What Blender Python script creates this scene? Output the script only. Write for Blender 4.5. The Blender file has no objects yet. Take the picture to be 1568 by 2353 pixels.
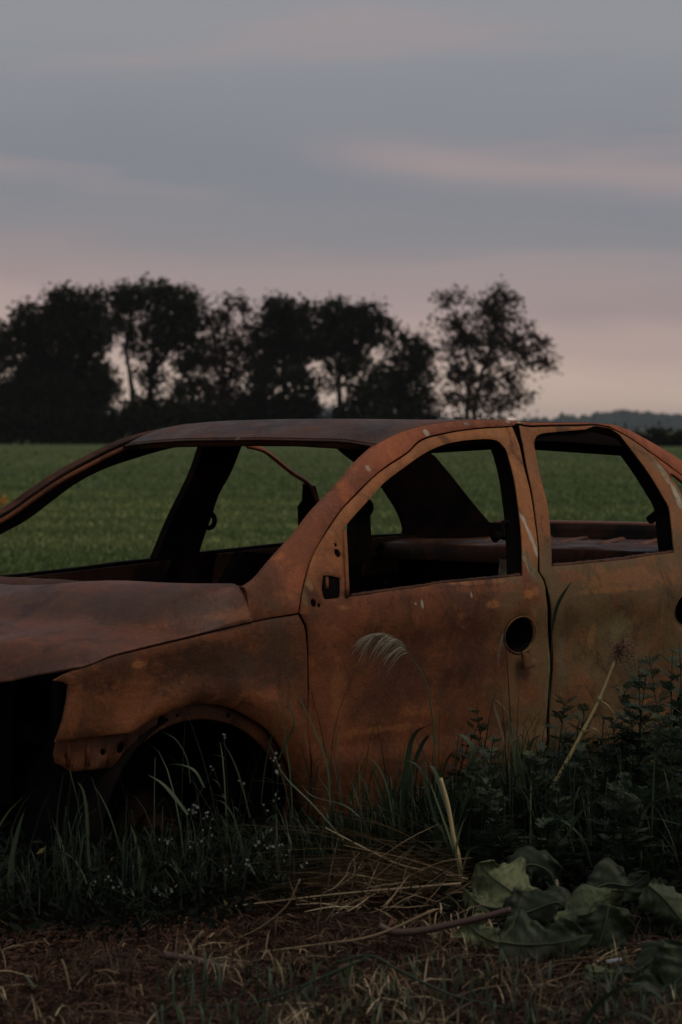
import bpy, bmesh, math, random
import numpy as np
from mathutils import Vector, Matrix
from mathutils.geometry import delaunay_2d_cdt
R = math.radians
random.seed(7); RNG = np.random.default_rng(7)
scene = bpy.context.scene
COL = scene.collection

# ------------------------------------------------------------------ camera
F = 6800.0; CX, CY, HOR = 784.0, 1176.5, 985.0          # photo measured at 1568 x 2353
SINK = 0.12                                              # the wreck has no wheels and sits low
CAM = np.array([-5.93, -6.79, 1.40 - SINK]); YAW = R(42.5); PITCH = math.atan((CY - HOR) / F)
cam = bpy.data.cameras.new('camera'); cob = bpy.data.objects.new('camera', cam); COL.objects.link(cob)
cam.sensor_fit = 'VERTICAL'; cam.sensor_height = 36; cam.sensor_width = 24; cam.lens = F / 2353 * 36
cam.clip_start = .1; cam.clip_end = 9000
cob.location = CAM; cob.rotation_euler = (math.pi / 2 - PITCH, 0, YAW - math.pi / 2)
cam.dof.use_dof = True; cam.dof.focus_distance = 9.7; cam.dof.aperture_fstop = 6.3
scene.camera = cob
FW = np.array([math.cos(YAW) * math.cos(PITCH), math.sin(YAW) * math.cos(PITCH), -math.sin(PITCH)])
RT = np.array([math.sin(YAW), -math.cos(YAW), 0.0]); UP = np.cross(RT, FW)

# ------------------------------------------------------------------ sky, sun, exposure
w = bpy.data.worlds.new('World'); scene.world = w; w.use_nodes = True
def build_world():
    nt = w.node_tree; N = nt.nodes; L = nt.links; N.clear()
    def nd(t, **k):
        n = N.new(t)
        for a, b in k.items(): setattr(n, a, b)
        return n
    def math_(op, a, b=None, c=None, clamp=False):
        n = nd('ShaderNodeMath', operation=op); n.use_clamp = clamp
        for i, v in enumerate((a, b, c)):
            if v is None: continue
            if isinstance(v, (int, float)): n.inputs[i].default_value = v
            else: L.new(v, n.inputs[i])
        return n.outputs[0]
    out = nd('ShaderNodeOutputWorld')
    tc = nd('ShaderNodeTexCoord')
    rot = nd('ShaderNodeVectorRotate', rotation_type='Z_AXIS'); rot.inputs['Angle'].default_value = -YAW
    L.new(tc.outputs['Generated'], rot.inputs['Vector'])
    sp = nd('ShaderNodeSeparateXYZ'); L.new(rot.outputs[0], sp.inputs[0])
    X, Y, Z = sp.outputs
    mp = nd('ShaderNodeMapping'); mp.inputs['Scale'].default_value = (5, 9, 55); L.new(rot.outputs[0], mp.inputs['Vector'])
    n1 = nd('ShaderNodeTexNoise'); n1.inputs['Scale'].default_value = 1.0; n1.inputs['Detail'].default_value = 7; n1.inputs['Roughness'].default_value = .5
    L.new(mp.outputs[0], n1.inputs['Vector'])
    mp2 = nd('ShaderNodeMapping'); mp2.inputs['Scale'].default_value = (2.2, 6, 18); mp2.inputs['Location'].default_value = (3.1, 1.7, .4); L.new(rot.outputs[0], mp2.inputs['Vector'])
    n2 = nd('ShaderNodeTexNoise'); n2.inputs['Scale'].default_value = 1.0; n2.inputs['Detail'].default_value = 3
    L.new(mp2.outputs[0], n2.inputs['Vector'])
    # elevation, warped by the streaky noise (left is -> +Y)
    e = math_('ADD', Z, math_('MULTIPLY', math_('SUBTRACT', n1.outputs[0], .5), .022))
    e = math_('ADD', e, math_('MULTIPLY', math_('SUBTRACT', n2.outputs[0], .5), .03))
    e = math_('ADD', e, math_('MULTIPLY', Y, -.05))
    ramp = nd('ShaderNodeValToRGB'); L.new(math_('MULTIPLY', e, 1.0, clamp=True), ramp.inputs[0])
    cr = ramp.color_ramp; cr.interpolation = 'EASE'
    stops = [(0.0, (.62, .47, .385)), (.012, (.585, .445, .37)), (.030, (.450, .340, .312)), (.050, (.335, .268, .270)), (.066, (.248, .240, .258)),
             (.085, (.220, .229, .258)), (.14, (.275, .280, .302)), (.3, (.220, .230, .258)), (1.0, (.115, .125, .15))]
    while len(cr.elements) < len(stops): cr.elements.new(.5)
    for el, (p, c) in zip(cr.elements, stops): el.position = p; el.color = (*c, 1)
    # pink lit cloud edges in long streaks
    mp3 = nd('ShaderNodeMapping'); mp3.inputs['Scale'].default_value = (3, 8, 75); mp3.inputs['Location'].default_value = (.3, .9, 7.55)
    mp3.inputs['Rotation'].default_value = (R(-5), 0, 0); L.new(rot.outputs[0], mp3.inputs['Vector'])
    n3 = nd('ShaderNodeTexNoise'); n3.inputs['Scale'].default_value = .75; n3.inputs['Detail'].default_value = 3; n3.inputs['Roughness'].default_value = .45
    L.new(mp3.outputs[0], n3.inputs['Vector'])
    st = nd('ShaderNodeMapRange'); st.interpolation_type = 'SMOOTHSTEP'; st.inputs['From Min'].default_value = .54; st.inputs['From Max'].default_value = .72
    L.new(n3.outputs[0], st.inputs[0])
    # one broad streak right of centre
    ze = math_('SUBTRACT', math_('ADD', Z, math_('MULTIPLY', Y, -.085)), .0925)
    ze = math_('ADD', ze, math_('MULTIPLY', math_('SUBTRACT', n1.outputs[0], .5), .012))
    g = math_('POWER', math_('DIVIDE', ze, .0068), 2.0)
    g = math_('EXPONENT', math_('MULTIPLY', g, -1.0))
    az = nd('ShaderNodeMapRange'); az.interpolation_type = 'SMOOTHSTEP'; az.inputs['From Min'].default_value = .03; az.inputs['From Max'].default_value = -.035; L.new(Y, az.inputs[0])
    g = math_('MULTIPLY', g, az.outputs[0])
    fac = math_('ADD', math_('MULTIPLY', st.outputs[0], .45), math_('MULTIPLY', g, .75), clamp=True)
    mx = nd('ShaderNodeMix', data_type='RGBA'); L.new(fac, mx.inputs[0]); L.new(ramp.outputs[0], mx.inputs[6]); mx.inputs[7].default_value = (.365, .290, .290, 1)
    bg = nd('ShaderNodeBackground'); L.new(mx.outputs[2], bg.inputs[0]); bg.inputs[1].default_value = SKY_GAIN
    sky = nd('ShaderNodeTexSky', sky_type='NISHITA'); sky.sun_disc = False; sky.sun_elevation = R(SUN_EL); sky.sun_rotation = R(90) - R(SUN_AZ)
    b2 = nd('ShaderNodeBackground'); L.new(sky.outputs[0], b2.inputs[0]); b2.inputs[1].default_value = .05
    mxs = nd('ShaderNodeMixShader'); mxs.inputs[0].default_value = .06; L.new(bg.outputs[0], mxs.inputs[1]); L.new(b2.outputs[0], mxs.inputs[2])
    L.new(mxs.outputs[0], out.inputs[0])
SKY_GAIN = 1.05
SUN_AZ, SUN_EL, SUN_E = 295.0, 58.0, 0.90               # a brighter part of the overcast, high behind the camera
build_world()
sl = bpy.data.lights.new('sun', 'SUN'); so = bpy.data.objects.new('sun', sl); COL.objects.link(so)
sl.energy = SUN_E; sl.angle = R(25); sl.color = (1, .84, .70)
d = Vector((math.cos(R(SUN_AZ)) * math.cos(R(SUN_EL)), math.sin(R(SUN_AZ)) * math.cos(R(SUN_EL)), math.sin(R(SUN_EL))))
so.rotation_euler = d.to_track_quat('Z', 'Y').to_euler()
vs = scene.view_settings; vs.view_transform = 'Standard'; vs.look = 'None'; vs.exposure = 0; vs.gamma = 1
scene.render.engine = 'CYCLES'; scene.cycles.max_bounces = 6

# ------------------------------------------------------------------ helpers
def ray(px, py):
    d = FW + RT * ((px - CX) / F) + UP * ((CY - py) / F)
    return d
def P(px, py, D):                                        # photo pixel -> world point at depth D (metres along the view)
    return CAM + ray(px, py) * D
def G(px, py, z=0.0):                                    # photo pixel -> point on the ground
    d = ray(px, py); t = (z - CAM[2]) / d[2]
    return CAM + d * t
def V1(p): return (p[0] / 2.0, p[1] / 2.0 + 1600 / 1.7411)          # magnified views of the photo -> photo pixels
def V2(p): return (p[0] / 2.0 + 1365 / 1.7411, p[1] / 2.0 + 1600 / 1.7411)
def V3(p): return (p[0] / 2.0, p[1] / 2.0 + 2250 / 1.7411)
def V4(p): return (p[0] / 2.0 + 1365 / 1.7411, p[1] / 2.0 + 2250 / 1.7411)
def VA(p): return ((p[0] / 1.568 + 1150) / 1.7411, (p[1] / 1.568 + 1750) / 1.7411)
def VB(p): return ((p[0] / 1.889 + 1900) / 1.7411, (p[1] / 1.889 + 1650) / 1.7411)
def sst(a, b, x):
    t = min(1, max(0, (x - a) / (b - a))); return t * t * (3 - 2 * t)
def W(x, z):                                             # half width of the body at (x, z), car coordinates
    if z < .93:
        w = .845 - .5 * max(0, .55 - z) ** 2 - 1.6 * max(0, z - .80) ** 2
    else:
        h = z - .93; w = .818 - .42 * h - .25 * h * h
    w -= .11 * (max(0, .45 - x) / 1.05) ** 2
    w -= .05 * (max(0, x - 2.1)) ** 2
    rr = math.hypot(x - .02, z - .20)
    w += .014 * math.exp(-((rr - .455) / .035) ** 2) * sst(.3, .45, z)                    # flared lip over the wheel arch
    if z < .85:
        a = sst(.50, .55, x - .12 * (z - .42)) * sst(.405, .435, z) * (1 - sst(.70, .84, z))
        w -= .012 * a
    return w
CARO = np.array([0, 0, -SINK])
def hit(pp, side=-1, inset=0.0):                         # photo pixel -> (x, z) on the body side, car coordinates
    c = CAM - CARO; d = ray(*pp)
    y = side * .75
    for i in range(40):
        t = (y - c[1]) / d[1]; q = c + d * t
        y2 = side * (W(q[0], q[2]) - inset)
        y = y + (y2 - y) * .7
    return (q[0], q[2])
def plane_y(pp, y):
    c = CAM - CARO; d = ray(*pp); q = c + d * ((y - c[1]) / d[1]); return (q[0], q[2])
def crom(pts, step=.02, closed=False):                   # smooth curve through points, resampled
    p = [np.array(q, float) for q in pts]
    if closed: p = [p[-1]] + p + [p[0], p[1]]
    else: p = [2 * p[0] - p[1]] + p + [2 * p[-1] - p[-2]]
    out = []
    for i in range(1, len(p) - 2):
        n = max(1, int(np.linalg.norm(p[i + 1] - p[i]) / step))
        for k in range(n):
            t = k / n
            out.append(.5 * ((2 * p[i]) + (-p[i - 1] + p[i + 1]) * t + (2 * p[i - 1] - 5 * p[i] + 4 * p[i + 1] - p[i + 2]) * t * t + (-p[i - 1] + 3 * p[i] - 3 * p[i + 1] + p[i + 2]) * t ** 3))
    if not closed: out.append(p[-2])
    return [tuple(q) for q in out]
def path(*segs, step=.02):                               # chain of smooth segments with corners between
    o = []
    for s in segs:
        c = crom(s, step) if len(s) > 2 else crom([s[0], ((s[0][0] + s[1][0]) / 2, (s[0][1] + s[1][1]) / 2), s[1]], step)
        for q in c:
            if not o or math.hypot(q[0] - o[-1][0], q[1] - o[-1][1]) > .003: o.append(q)
    while math.hypot(o[0][0] - o[-1][0], o[0][1] - o[-1][1]) < .003: o.pop()
    return o
def circle2(c, rx, rz=None, n=18):
    rz = rz or rx
    return [(c[0] + rx * math.cos(2 * math.pi * i / n), c[1] + rz * math.sin(2 * math.pi * i / n)) for i in range(n)]
def area2(p): return .5 * sum(p[i][0] * p[(i + 1) % len(p)][1] - p[(i + 1) % len(p)][0] * p[i][1] for i in range(len(p)))
def inside_np(poly, pts):
    poly = np.asarray(poly); x, y = pts[:, 0], pts[:, 1]; r = np.zeros(len(pts), bool)
    j = len(poly) - 1
    for i in range(len(poly)):
        xi, yi = poly[i]; xj, yj = poly[j]
        if yi != yj:
            c = ((yi > y) != (yj > y)) & (x < (xj - xi) * (y - yi) / (yj - yi) + xi); r ^= c
        j = i
    return r
def link(name, me, parent=None, mats=()):
    o = bpy.data.objects.new(name, me); COL.objects.link(o)
    for m in mats: me.materials.append(m)
    if parent: o.parent = parent
    return o
def tag(o, label=None, cat=None, group=None, kind=None):
    if label: o['label'] = label
    if cat: o['category'] = cat
    if group: o['group'] = group
    if kind: o['kind'] = kind
    return o
def empty(name, loc, label, cat, group=None):
    o = bpy.data.objects.new(name, None); COL.objects.link(o); o.location = tuple(loc); o.empty_display_size = .1
    return tag(o, label, cat, group)
def cdt_fill(outline, holes, grid):
    loops = [outline] + list(holes)
    P2 = []; E = []; ring = []
    for li, lp in enumerate(loops):
        s = len(P2); n = len(lp)
        a = area2(lp); sg = 1 if a > 0 else -1
        if li > 0: sg = -sg
        for i in range(n):
            P2.append(lp[i]); E.append((s + i, s + (i + 1) % n))
            t = (lp[(i + 1) % n][0] - lp[i - 1][0], lp[(i + 1) % n][1] - lp[i - 1][1]); l = math.hypot(*t) or 1
            ring.append((lp[i][0] - sg * t[1] / l * .008, lp[i][1] + sg * t[0] / l * .008))
    nb = len(P2)
    allp = np.array(P2)
    x0, z0 = allp.min(0); x1, z1 = allp.max(0)
    gx, gz = np.meshgrid(np.arange(x0, x1, grid), np.arange(z0, z1, grid * .8660))
    gx = gx + (np.arange(gx.shape[0]) % 2)[:, None] * grid / 2
    gp = np.stack([gx.ravel(), gz.ravel()], 1)
    def ok(q):
        m = inside_np(outline, q)
        for h in holes: m &= ~inside_np(h, q)
        return m
    bd = np.array(P2)
    def far(q, dmin, ref):
        k = np.ones(len(q), bool)
        for i in range(0, len(q), 2000):
            dd = ((q[i:i + 2000, None, :] - ref[None]) ** 2).sum(-1).min(1); k[i:i + 2000] = dd > dmin ** 2
        return k
    rg = np.array(ring); rg = rg[ok(rg)]; rg = rg[far(rg, .0045, bd)]
    gp = gp[ok(gp)]; ref = np.concatenate([bd, rg]) if len(rg) else bd
    if len(gp): gp = gp[far(gp, grid * .45, ref)]
    pts = [Vector(p) for p in P2] + [Vector(p) for p in rg] + [Vector(p) for p in gp]
    vo, eo, fo, ov, oe, of = delaunay_2d_cdt(pts, E, [], 0, 1e-6)
    src = [(o[0] if o else -1) for o in ov]
    vv = np.array([(v.x, v.y) for v in vo]); ff = np.array([f for f in fo if len(f) == 3])
    cen = vv[ff].mean(1); ff = ff[ok(cen)]
    isb = np.array([0 <= s < nb for s in src])
    return vv, ff, isb
def panel(name, outline, holes=(), thick=.015, inset=0.0, grid=.04, mat=None, parent=None, side=-1, dent=.0, seed=0, surf=None):
    vv, ff, isb = cdt_fill(outline, holes, grid)
    n = len(vv)
    yf = surf or (lambda x, z: W(x, z))
    def dn(x, z):
        if not dent: return 0
        return dent * (math.sin(x * 9 + seed) * math.sin(z * 11 + seed * 2.3) + .6 * math.sin(x * 23 + z * 13 + seed) * math.sin(z * 19 - x * 7 + seed))
    out = []; inn = []
    for i, (x, z) in enumerate(vv):
        y = yf(x, z) - inset + dn(x, z)
        out.append((x, side * (y - (.004 if isb[i] else 0)), z)); inn.append((x, side * (y - thick), z))
    # outward orientation: for side -1 outward is -y
    a, b, c = vv[ff[:, 0]], vv[ff[:, 1]], vv[ff[:, 2]]
    cr = (b[:, 0] - a[:, 0]) * (c[:, 1] - a[:, 1]) - (b[:, 1] - a[:, 1]) * (c[:, 0] - a[:, 0])
    ff = np.where((cr > 0)[:, None], ff, ff[:, ::-1])     # CCW in (x,z): normal -y
    if side > 0: ff = ff[:, ::-1]
    V = out + inn; faces = [tuple(int(k) for k in f) for f in ff]; sm = [True] * len(faces)
    cnt = {}
    for f in faces:
        for k in range(3):
            e = (f[k], f[(k + 1) % 3]); cnt[e] = cnt.get(e, 0) + 1
    faces2 = [tuple(i + n for i in reversed(f)) for f in faces]; sm += [True] * len(faces2)
    bnd = [e for e in cnt if (e[1], e[0]) not in cnt]
    base = len(V); m = {}
    for e in bnd:
        for k in e:
            if k not in m: m[k] = base + 2 * len(m); V.append(out[k]); V.append(inn[k])
    rim = [(m[b] , m[a], m[a] + 1, m[b] + 1) for a, b in bnd]
    me = bpy.data.meshes.new(name); me.from_pydata(V, [], faces + faces2 + rim)
    me.polygons.foreach_set('use_smooth', sm + [False] * len(rim)); me.update()
    return link(name, me, parent, [mat] if mat else [])
def grid_mesh(name, rows, mat, parent, thick=.012, smooth=True, subdiv=0):
    nr, nc = len(rows), len(rows[0]); V = [tuple(p) for r in rows for p in r]
    f = [(i * nc + j, i * nc + j + 1, (i + 1) * nc + j + 1, (i + 1) * nc + j) for i in range(nr - 1) for j in range(nc - 1)]
    me = bpy.data.meshes.new(name); me.from_pydata(V, [], f); me.polygons.foreach_set('use_smooth', [smooth] * len(f)); me.update()
    o = link(name, me, parent, [mat])
    if subdiv:
        s = o.modifiers.new('sub', 'SUBSURF'); s.levels = s.render_levels = subdiv
    if thick:
        s = o.modifiers.new('sol', 'SOLIDIFY'); s.thickness = thick; s.offset = -1
    return o
class MB:
    def __init__(s): s.v = []; s.f = []; s.t = []; s.sm = []
    def add(s, v, f, t=0.0, sm=True):
        b = len(s.v); s.v += [tuple(p) for p in v]; s.f += [tuple(b + i for i in q) for q in f]; s.t += [t] * len(f); s.sm += [sm] * len(f)
    def box(s, c, h, rot=None, t=0.0):
        v = []
        for i in range(8):
            p = np.array([(h[0] if i & 1 else -h[0]), (h[1] if i & 2 else -h[1]), (h[2] if i & 4 else -h[2])])
            if rot is not None: p = rot @ p
            v.append(np.array(c) + p)
        s.add(v, [(0, 2, 3, 1), (4, 5, 7, 6), (0, 1, 5, 4), (2, 6, 7, 3), (0, 4, 6, 2), (1, 3, 7, 5)], t, False)
    def tube(s, pts, rad, n=6, t=0.0, cap=True):
        pts = [np.array(p, float) for p in pts]; m = len(pts)
        if not hasattr(rad, '__len__'): rad = [rad] * m
        v = []; f = []; ref = None
        for i in range(m):
            tg = pts[min(i + 1, m - 1)] - pts[max(i - 1, 0)]; tg /= (np.linalg.norm(tg) + 1e-9)
            if ref is None:
                ref = np.cross(tg, (0, 0, 1) if abs(tg[2]) < .9 else (1, 0, 0))
            ref = ref - tg * np.dot(ref, tg); ref /= np.linalg.norm(ref) + 1e-9; bi = np.cross(tg, ref)
            for k in range(n):
                a = 2 * math.pi * k / n; v.append(pts[i] + (ref * math.cos(a) + bi * math.sin(a)) * rad[i])
        for i in range(m - 1):
            for k in range(n): f.append((i * n + k, i * n + (k + 1) % n, (i + 1) * n + (k + 1) % n, (i + 1) * n + k))
        if cap: f.append(tuple(range(n - 1, -1, -1))); f.append(tuple((m - 1) * n + k for k in range(n)))
        s.add(v, f, t)
    def ribbon(s, pts, wid, side, t=0.0, fold=0.0):        # leaf blade along pts, side = width direction
        pts = [np.array(p, float) for p in pts]; m = len(pts); v = []; f = []
        for i in range(m):
            tg = pts[min(i + 1, m - 1)] - pts[max(i - 1, 0)]; tg /= (np.linalg.norm(tg) + 1e-9)
            sd = side - tg * np.dot(side, tg); sd /= (np.linalg.norm(sd) + 1e-9); nr = np.cross(sd, tg)
            if fold: v += [pts[i] - sd * wid[i] + nr * wid[i] * fold, pts[i], pts[i] + sd * wid[i] + nr * wid[i] * fold]
            else: v += [pts[i] - sd * wid[i], pts[i] + sd * wid[i]]
        k = 3 if fold else 2
        for i in range(m - 1):
            for j in range(k - 1): f.append((i * k + j, i * k + j + 1, (i + 1) * k + j + 1, (i + 1) * k + j))
        s.add(v, f, t)
    def build(s, name, mat, parent=None, origin=None):
        me = bpy.data.meshes.new(name)
        v = np.array(s.v, float)
        if origin is not None: v = v - np.array(origin)
        me.from_pydata([tuple(p) for p in v], [], s.f)
        me.polygons.foreach_set('use_smooth', s.sm)
        a = me.attributes.new('tint', 'FLOAT', 'FACE'); a.data.foreach_set('value', s.t); me.update()
        o = link(name, me, parent, [mat])
        if origin is not None and parent is None: o.location = tuple(origin)
        return o

# ------------------------------------------------------------------ materials
def newmat(name):
    m = bpy.data.materials.new(name); m.use_nodes = True; nt = m.node_tree; nt.nodes.clear()
    out = nt.nodes.new('ShaderNodeOutputMaterial'); b = nt.nodes.new('ShaderNodeBsdfPrincipled'); nt.links.new(b.outputs[0], out.inputs[0])
    return m, nt, b
def noise(nt, vec, scale, detail=4, rough=.55, dist=0.0, stretch=None, loc=None):
    if stretch or loc:
        mp = nt.nodes.new('ShaderNodeMapping')
        if stretch: mp.inputs['Scale'].default_value = stretch
        if loc: mp.inputs['Location'].default_value = loc
        nt.links.new(vec, mp.inputs[0]); vec = mp.outputs[0]
    n = nt.nodes.new('ShaderNodeTexNoise'); n.inputs['Scale'].default_value = scale; n.inputs['Detail'].default_value = detail
    n.inputs['Roughness'].default_value = rough; n.inputs['Distortion'].default_value = dist
    nt.links.new(vec, n.inputs['Vector']); return n.outputs[0]
def rng(nt, val, a, b, lo=0.0, hi=1.0, smooth=True):
    m = nt.nodes.new('ShaderNodeMapRange'); m.interpolation_type = 'SMOOTHSTEP' if smooth else 'LINEAR'
    m.inputs['From Min'].default_value = a; m.inputs['From Max'].default_value = b; m.inputs['To Min'].default_value = lo; m.inputs['To Max'].default_value = hi
    nt.links.new(val, m.inputs[0]); return m.outputs[0]
def mixc(nt, fac, a, b):
    m = nt.nodes.new('ShaderNodeMix'); m.data_type = 'RGBA'
    for k, v in ((0, fac), (6, a), (7, b)):
        if isinstance(v, (int, float)): m.inputs[k].default_value = v
        elif isinstance(v, tuple): m.inputs[k].default_value = (*v[:3], 1)
        else: nt.links.new(v, m.inputs[k])
    return m.outputs[2]
def mth(nt, op, a, b=None, clamp=False):
    n = nt.nodes.new('ShaderNodeMath'); n.operation = op; n.use_clamp = clamp
    for i, v in enumerate((a, b)):
        if v is None: continue
        if isinstance(v, (int, float)): n.inputs[i].default_value = v
        else: nt.links.new(v, n.inputs[i])
    return n.outputs[0]
def bump(nt, b, h, strength=.3, dist=.01):
    n = nt.nodes.new('ShaderNodeBump'); n.inputs['Strength'].default_value = strength; n.inputs['Distance'].default_value = dist
    nt.links.new(h, n.inputs['Height']); nt.links.new(n.outputs[0], b.inputs['Normal'])
RUST_K = 1.12
def kc(c): return (min(.8, c[0] * RUST_K), min(.8, c[1] * RUST_K * .90), min(.8, c[2] * RUST_K * .68))
def rust(name, base=(.20, .078, .042), dark=(.085, .036, .024), hot=(.33, .135, .062), olive=(.17, .125, .068), olive_amt=0.0, olive_x=None,
         pale=(.42, .40, .37), pale_amt=.06, rough=(.42, .66), patches=(), scale=1.0, top=None, loc=(0, 0, 0), spec=.20):
    m, nt, b = newmat(name)
    tc = nt.nodes.new('ShaderNodeTexCoord').outputs['Object']
    big = noise(nt, tc, 2.6 * scale, 5, .6, .6, loc=loc)
    mid = noise(nt, tc, 9 * scale, 6, .65, .4, loc=(loc[0] + 3, 1, 2))
    fine = noise(nt, tc, 60, 4, .7)
    drip = noise(nt, tc, 7, 4, .6, .2, stretch=(1.0, 1.0, .16), loc=loc)
    grit = noise(nt, tc, 260, 2, .6)
    c = mixc(nt, rng(nt, big, .42, .62), kc(base), kc(dark))
    c = mixc(nt, mth(nt, 'MULTIPLY', rng(nt, mid, .52, .70), .55), c, kc(hot))
    fl = noise(nt, tc, 38, 6, .75, .3, loc=(loc[0], 3, 8)); c = mixc(nt, mth(nt, 'MULTIPLY', rng(nt, fl, .57, .63), .26), c, kc(tuple(1.25 * v for v in hot)))
    c = mixc(nt, mth(nt, 'MULTIPLY', rng(nt, fl, .44, .36), .34), c, kc(tuple(.6 * v for v in dark)))
    c = mixc(nt, mth(nt, 'MULTIPLY', rng(nt, drip, .5, .75), .45), c, kc(dark))
    if olive_amt:
        o = rng(nt, noise(nt, tc, 3.2, 5, .62, .8, loc=(loc[0] + 7, 2, 5)), .62 - .34 * olive_amt, .80 - .34 * olive_amt)
        if olive_x:
            s = nt.nodes.new('ShaderNodeSeparateXYZ'); nt.links.new(tc, s.inputs[0])
            o = mth(nt, 'MULTIPLY', o, rng(nt, s.outputs[0], olive_x[0], olive_x[1]))
        c = mixc(nt, mth(nt, 'MULTIPLY', o, .85), c, kc(olive))
    if top:
        s = nt.nodes.new('ShaderNodeSeparateXYZ'); nt.links.new(tc, s.inputs[0])
        tz = mth(nt, 'ADD', s.outputs[2], mth(nt, 'MULTIPLY', mth(nt, 'SUBTRACT', mid, .5), .12))
        c = mixc(nt, mth(nt, 'MULTIPLY', rng(nt, tz, top[0], top[1]), mth(nt, 'MULTIPLY', rng(nt, drip, .3, .6, .4, 1.0), top[3])), c, kc(top[2]))
    for (px_, pz_, rx, rz, col, amt, sq) in patches:       # scars each at one spot
        mp = nt.nodes.new('ShaderNodeMapping'); mp.inputs['Location'].default_value = (-px_ / rx, 0, -pz_ / rz); mp.inputs['Scale'].default_value = (1 / rx, 0, 1 / rz)
        nt.links.new(tc, mp.inputs[0])
        ln = nt.nodes.new('ShaderNodeVectorMath'); ln.operation = 'LENGTH'; nt.links.new(mp.outputs[0], ln.inputs[0])
        dd = mth(nt, 'ADD', ln.outputs['Value'], mth(nt, 'MULTIPLY', mth(nt, 'SUBTRACT', noise(nt, tc, 11, 6, .7, .9, loc=(px_ * 9, 0, pz_ * 7)), .5), 3.4 if sq > .5 else 1.5))
        c = mixc(nt, mth(nt, 'MULTIPLY', rng(nt, dd, 1.0, 1.0 - sq), amt), c, kc(col))
    stain = noise(nt, tc, 5.5, 7, .72, .9, loc=(loc[0] + 11, 4, 6))
    c = mixc(nt, mth(nt, 'MULTIPLY', rng(nt, stain, .52, .66), .75), c, mixc(nt, .85, c, kc(tuple(.42 * v for v in dark))))
    c = mixc(nt, mth(nt, 'MULTIPLY', rng(nt, fine, .35, .7), .45), c, mixc(nt, .6, c, kc(dark)))
    if pale_amt:
        pm = mth(nt, 'MULTIPLY', rng(nt, noise(nt, tc, 26, 3, .5, 0, stretch=(1, 1, .55), loc=(loc[0] + 2, 9, 4)), .71, .735), pale_amt * 8, True)
        c = mixc(nt, pm, c, kc(pale))
    hs = nt.nodes.new('ShaderNodeHueSaturation'); hs.inputs['Saturation'].default_value = 1.0; nt.links.new(c, hs.inputs['Color'])
    nt.links.new(rng(nt, grit, .3, .7, .78, 1.18, False), hs.inputs['Value'])
    nt.links.new(hs.outputs[0], b.inputs['Base Color'])
    nt.links.new(rng(nt, mid, .3, .7, rough[0], rough[1]), b.inputs['Roughness'])
    b.inputs['Specular IOR Level'].default_value = spec
    h = mth(nt, 'ADD', mth(nt, 'MULTIPLY', fine, .5), mth(nt, 'MULTIPLY', grit, .35)); h = mth(nt, 'ADD', h, mth(nt, 'MULTIPLY', mid, 1.2))
    h = mth(nt, 'ADD', h, mth(nt, 'MULTIPLY', fl, .9)); bump(nt, b, h, .55, .006)
    return m
def plain(name, col, col2, scale=20, rough=.8, spec=.2, bmp=.2, transl=0.0):
    m, nt, b = newmat(name); tc = nt.nodes.new('ShaderNodeTexCoord').outputs['Object']
    n = noise(nt, tc, scale, 5, .6)
    nt.links.new(mixc(nt, rng(nt, n, .35, .7), col, col2), b.inputs['Base Color'])
    b.inputs['Roughness'].default_value = rough; b.inputs['Specular IOR Level'].default_value = spec
    if bmp: bump(nt, b, n, bmp, .01)
    return m
def tinted(name, stops, rough=.6, spec=.25, transl=.0, scale=0):
    m, nt, b = newmat(name)
    a = nt.nodes.new('ShaderNodeAttribute'); a.attribute_name = 'tint'
    r = nt.nodes.new('ShaderNodeValToRGB'); cr = r.color_ramp
    while len(cr.elements) < len(stops): cr.elements.new(.5)
    for e, (p, c) in zip(cr.elements, stops): e.position = p; e.color = (*c, 1)
    nt.links.new(a.outputs['Fac'], r.inputs[0]); c = r.outputs[0]
    if scale:
        tc = nt.nodes.new('ShaderNodeTexCoord').outputs['Object']
        c = mixc(nt, rng(nt, noise(nt, tc, scale, 4, .6), .35, .75, 0, .55), c, mixc(nt, .65, c, (.02, .014, .008)))
    nt.links.new(c, b.inputs['Base Color']); b.inputs['Roughness'].default_value = rough; b.inputs['Specular IOR Level'].default_value = spec
    if transl:
        tr = nt.nodes.new('ShaderNodeBsdfTranslucent'); nt.links.new(c, tr.inputs[0])
        mx = nt.nodes.new('ShaderNodeMixShader'); mx.inputs[0].default_value = transl
        nt.links.new(b.outputs[0], mx.inputs[1]); nt.links.new(tr.outputs[0], mx.inputs[2])
        nt.links.new(mx.outputs[0], nt.nodes['Material Output'].inputs[0])
    return m
OR = (.42, .185, .075); TAN = (.34, .22, .11); PALE = (.42, .43, .42); DK = (.06, .035, .028); OLV = (.20, .165, .10)
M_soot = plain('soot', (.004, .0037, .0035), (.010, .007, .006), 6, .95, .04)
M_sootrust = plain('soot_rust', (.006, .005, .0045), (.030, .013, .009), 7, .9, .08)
M_inrust = rust('inside_rust', base=(.10, .042, .027), dark=(.03, .018, .014), hot=(.17, .075, .042), pale_amt=0)
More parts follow.
